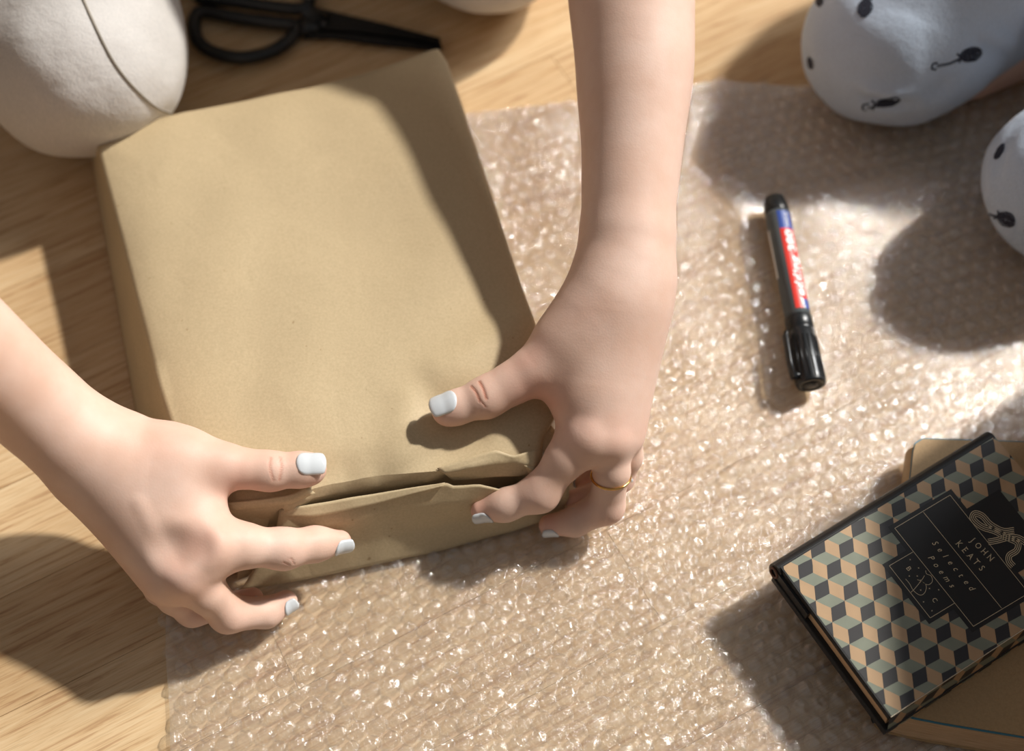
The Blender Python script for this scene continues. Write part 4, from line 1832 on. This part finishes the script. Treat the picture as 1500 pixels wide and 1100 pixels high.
mb = MB()
for a, b in ((F1, F2), (F1, F3), (F2, F2 + (F3 - F1)), (F3, F4), (np.array((1352.7, 750.7)), np.array((1466.9, 891.0))), (G1, G2), (G1, G4), (G4, G3)):
    stroke(mb, [a, b], .00028)
mb.build('frame_lines', CREAMP, panel, smooth=False)


def cover_text(txt, start, end, height, name, shear=0.0, bold=0.0, serif=0.0):
    """text from start to end (px of the baseline ends), cap height in metres"""
    v, f = text_tris(txt, 1.0, 1.0, shear, bold)
    s = np.array(uv_of(*start))
    e = np.array(uv_of(*end))
    d = (e - s)
    Ln = np.linalg.norm(d)
    d /= Ln
    n = np.array([-d[1], d[0]])
    lo, hi = v[:, 0].min(), v[:, 0].max()
    m = MB()
    m.add([(*(s + d * (q[0] - lo) / (hi - lo) * Ln + n * q[1] * height / 0.73), ZP) for q in v], f)
    return m.build(name, CREAMP, panel, smooth=False)


def spaced(txt, start, end, height, name, shear=0.0, sxy=0.8):
    """separate letters set wide apart"""
    s = np.array(uv_of(*start))
    e = np.array(uv_of(*end))
    d = e - s
    Ln = np.linalg.norm(d)
    d /= Ln
    n = np.array([-d[1], d[0]])
    m = MB()
    for i, ch in enumerate(txt):
        v, f = text_tris(ch, 1.0, 1.0, shear, 0.0)
        c = (v[:, 0].min() + v[:, 0].max()) / 2
        pos = s + d * Ln * i / (len(txt) - 1)
        m.add([(*(pos + d * (q[0] - c) * height / 0.73 * sxy + n * q[1] * height / 0.73), ZP) for q in v], f)
        if shear == 0 and height > .0026:                # little serifs at the feet and heads of the capitals
            for yy in (0.0, 0.70):
                for xx in sorted({round(float(q[0]), 2) for q in v if abs(q[1] - yy) < 0.03 + 0.03 * (yy > 0)}):
                    if xx in (round(float(v[:, 0].min()), 2), round(float(v[:, 0].max()), 2)):
                        b = pos + d * (xx - c) * height / 0.73 * sxy + n * yy * height / 0.73
                        h_ = .00035
                        q4 = [b + d * -h_ - n * .0, b + d * h_ - n * .0, b + d * h_ + n * .00016, b - d * h_ + n * .00016]
                        m.add([(*q, ZP) for q in q4], [(0, 1, 2, 3)])
    return m.build(name, CREAMP, panel, smooth=False)


c6 = lambda x, y: (1230 + x / 4.074, 680 + y / 4.074)
spaced('JOHN', c6(778, 462), c6(886, 570), .0037, 'lettering')
spaced('KEATS', c6(700, 488), c6(834, 632), .0039, 'lettering')
spaced('Selected', c6(556, 482), c6(776, 752), .0036, 'lettering', shear=0.3, sxy=0.85)
spaced('Poems', c6(533, 570), c6(658, 734), .0036, 'lettering', shear=0.3, sxy=0.85)
cover_text('B', c6(395, 622), c6(408, 640), .0028, 'lettering')
cover_text('C', c6(548, 808), c6(562, 828), .0028, 'lettering')
mb = MB()
for x, y in ((420, 570), (470, 620), (415, 668), (462, 668), (483, 752), (535, 742), (590, 750), (500, 822), (550, 875)):
    c = np.array(uv_of(*c6(x, y)))
    pts = []
    for k in range(8):
        a = k * math.pi / 4 + 0.3
        r_ = .00062 if k % 2 == 0 else .0002
        pts.append((c[0] + r_ * math.cos(a), c[1] + r_ * math.sin(a), ZP))
    mb.add(pts, [tuple(range(8))])
mb.build('stars', CREAMP, panel, smooth=False)
mb = MB()
for path in ([(392, 685), (415, 712), (440, 755), (480, 782), (508, 765), (515, 725), (490, 700), (462, 690)],
             [(512, 635), (518, 655), (545, 668), (552, 700), (530, 720), (505, 712), (480, 690)],
             [(425, 765), (450, 740), (490, 690), (505, 665)]):
    stroke(mb, [c6(*q) for q in catmull(path, 6)], .00028)
mb.build('squiggle', CREAMP, panel, smooth=False)
mb = MB()
paths = [[(1040, 395), (975, 400), (900, 362), (850, 310), (805, 296), (795, 328), (850, 375), (925, 400), (1000, 440), (1060, 470), (1055, 515), (1012, 545), (1010, 580), (1035, 610)],
         [(885, 465), (940, 455), (1000, 440), (1060, 440), (1110, 470), (1180, 520)]]
for pth in paths:
    cp = [np.array(q) for q in catmull(pth, 7)]
    for k in range(4):
        off = (k - 1.5) * 11
        pp = []
        for i, q in enumerate(cp):
            t = cp[min(i + 1, len(cp) - 1)] - cp[max(i - 1, 0)]
            t = t / np.linalg.norm(t)
            pp.append(c6(*(q + np.array([-t[1], t[0]]) * off)))
        stroke(mb, pp, .00042, z=ZP + .00004)
mb.build('ribbon_emblem', CREAMP, panel, smooth=False)

# ------------------------------------------------------------------ unseen box added on the right to shade the books
box = empty('shading_box', (0.61, -0.142, 0.0))
tag(box, 'closed cardboard box added out of view to shade the books', 'box')
CARD = mat_kraft('corrugated_card', (176, 140, 98), 0.95, 0.05)
TAPE = plain('brown_tape', col(150, 110, 66), 0.25, var=0.05)
mb = MB()
mb.box((-.19, -.20, .0065), (.19, .20, .291), .001)
mb.build('shading_carton', CARD, box, smooth=False)
for y0, y1 in ((-.20, -.001), (.001, .20)):
    mb = MB()
    mb.box((-.19, y0, .2912), (.19, y1, .295), .0008)
    mb.build('flap', CARD, box, smooth=False)
mb = MB()
mb.box((-.191, -.025, .2951), (.191, .025, .2953))
mb.box((-.1912, -.025, .235), (-.1902, .025, .2953))
mb.build('packing_tape', TAPE, box, smooth=False)
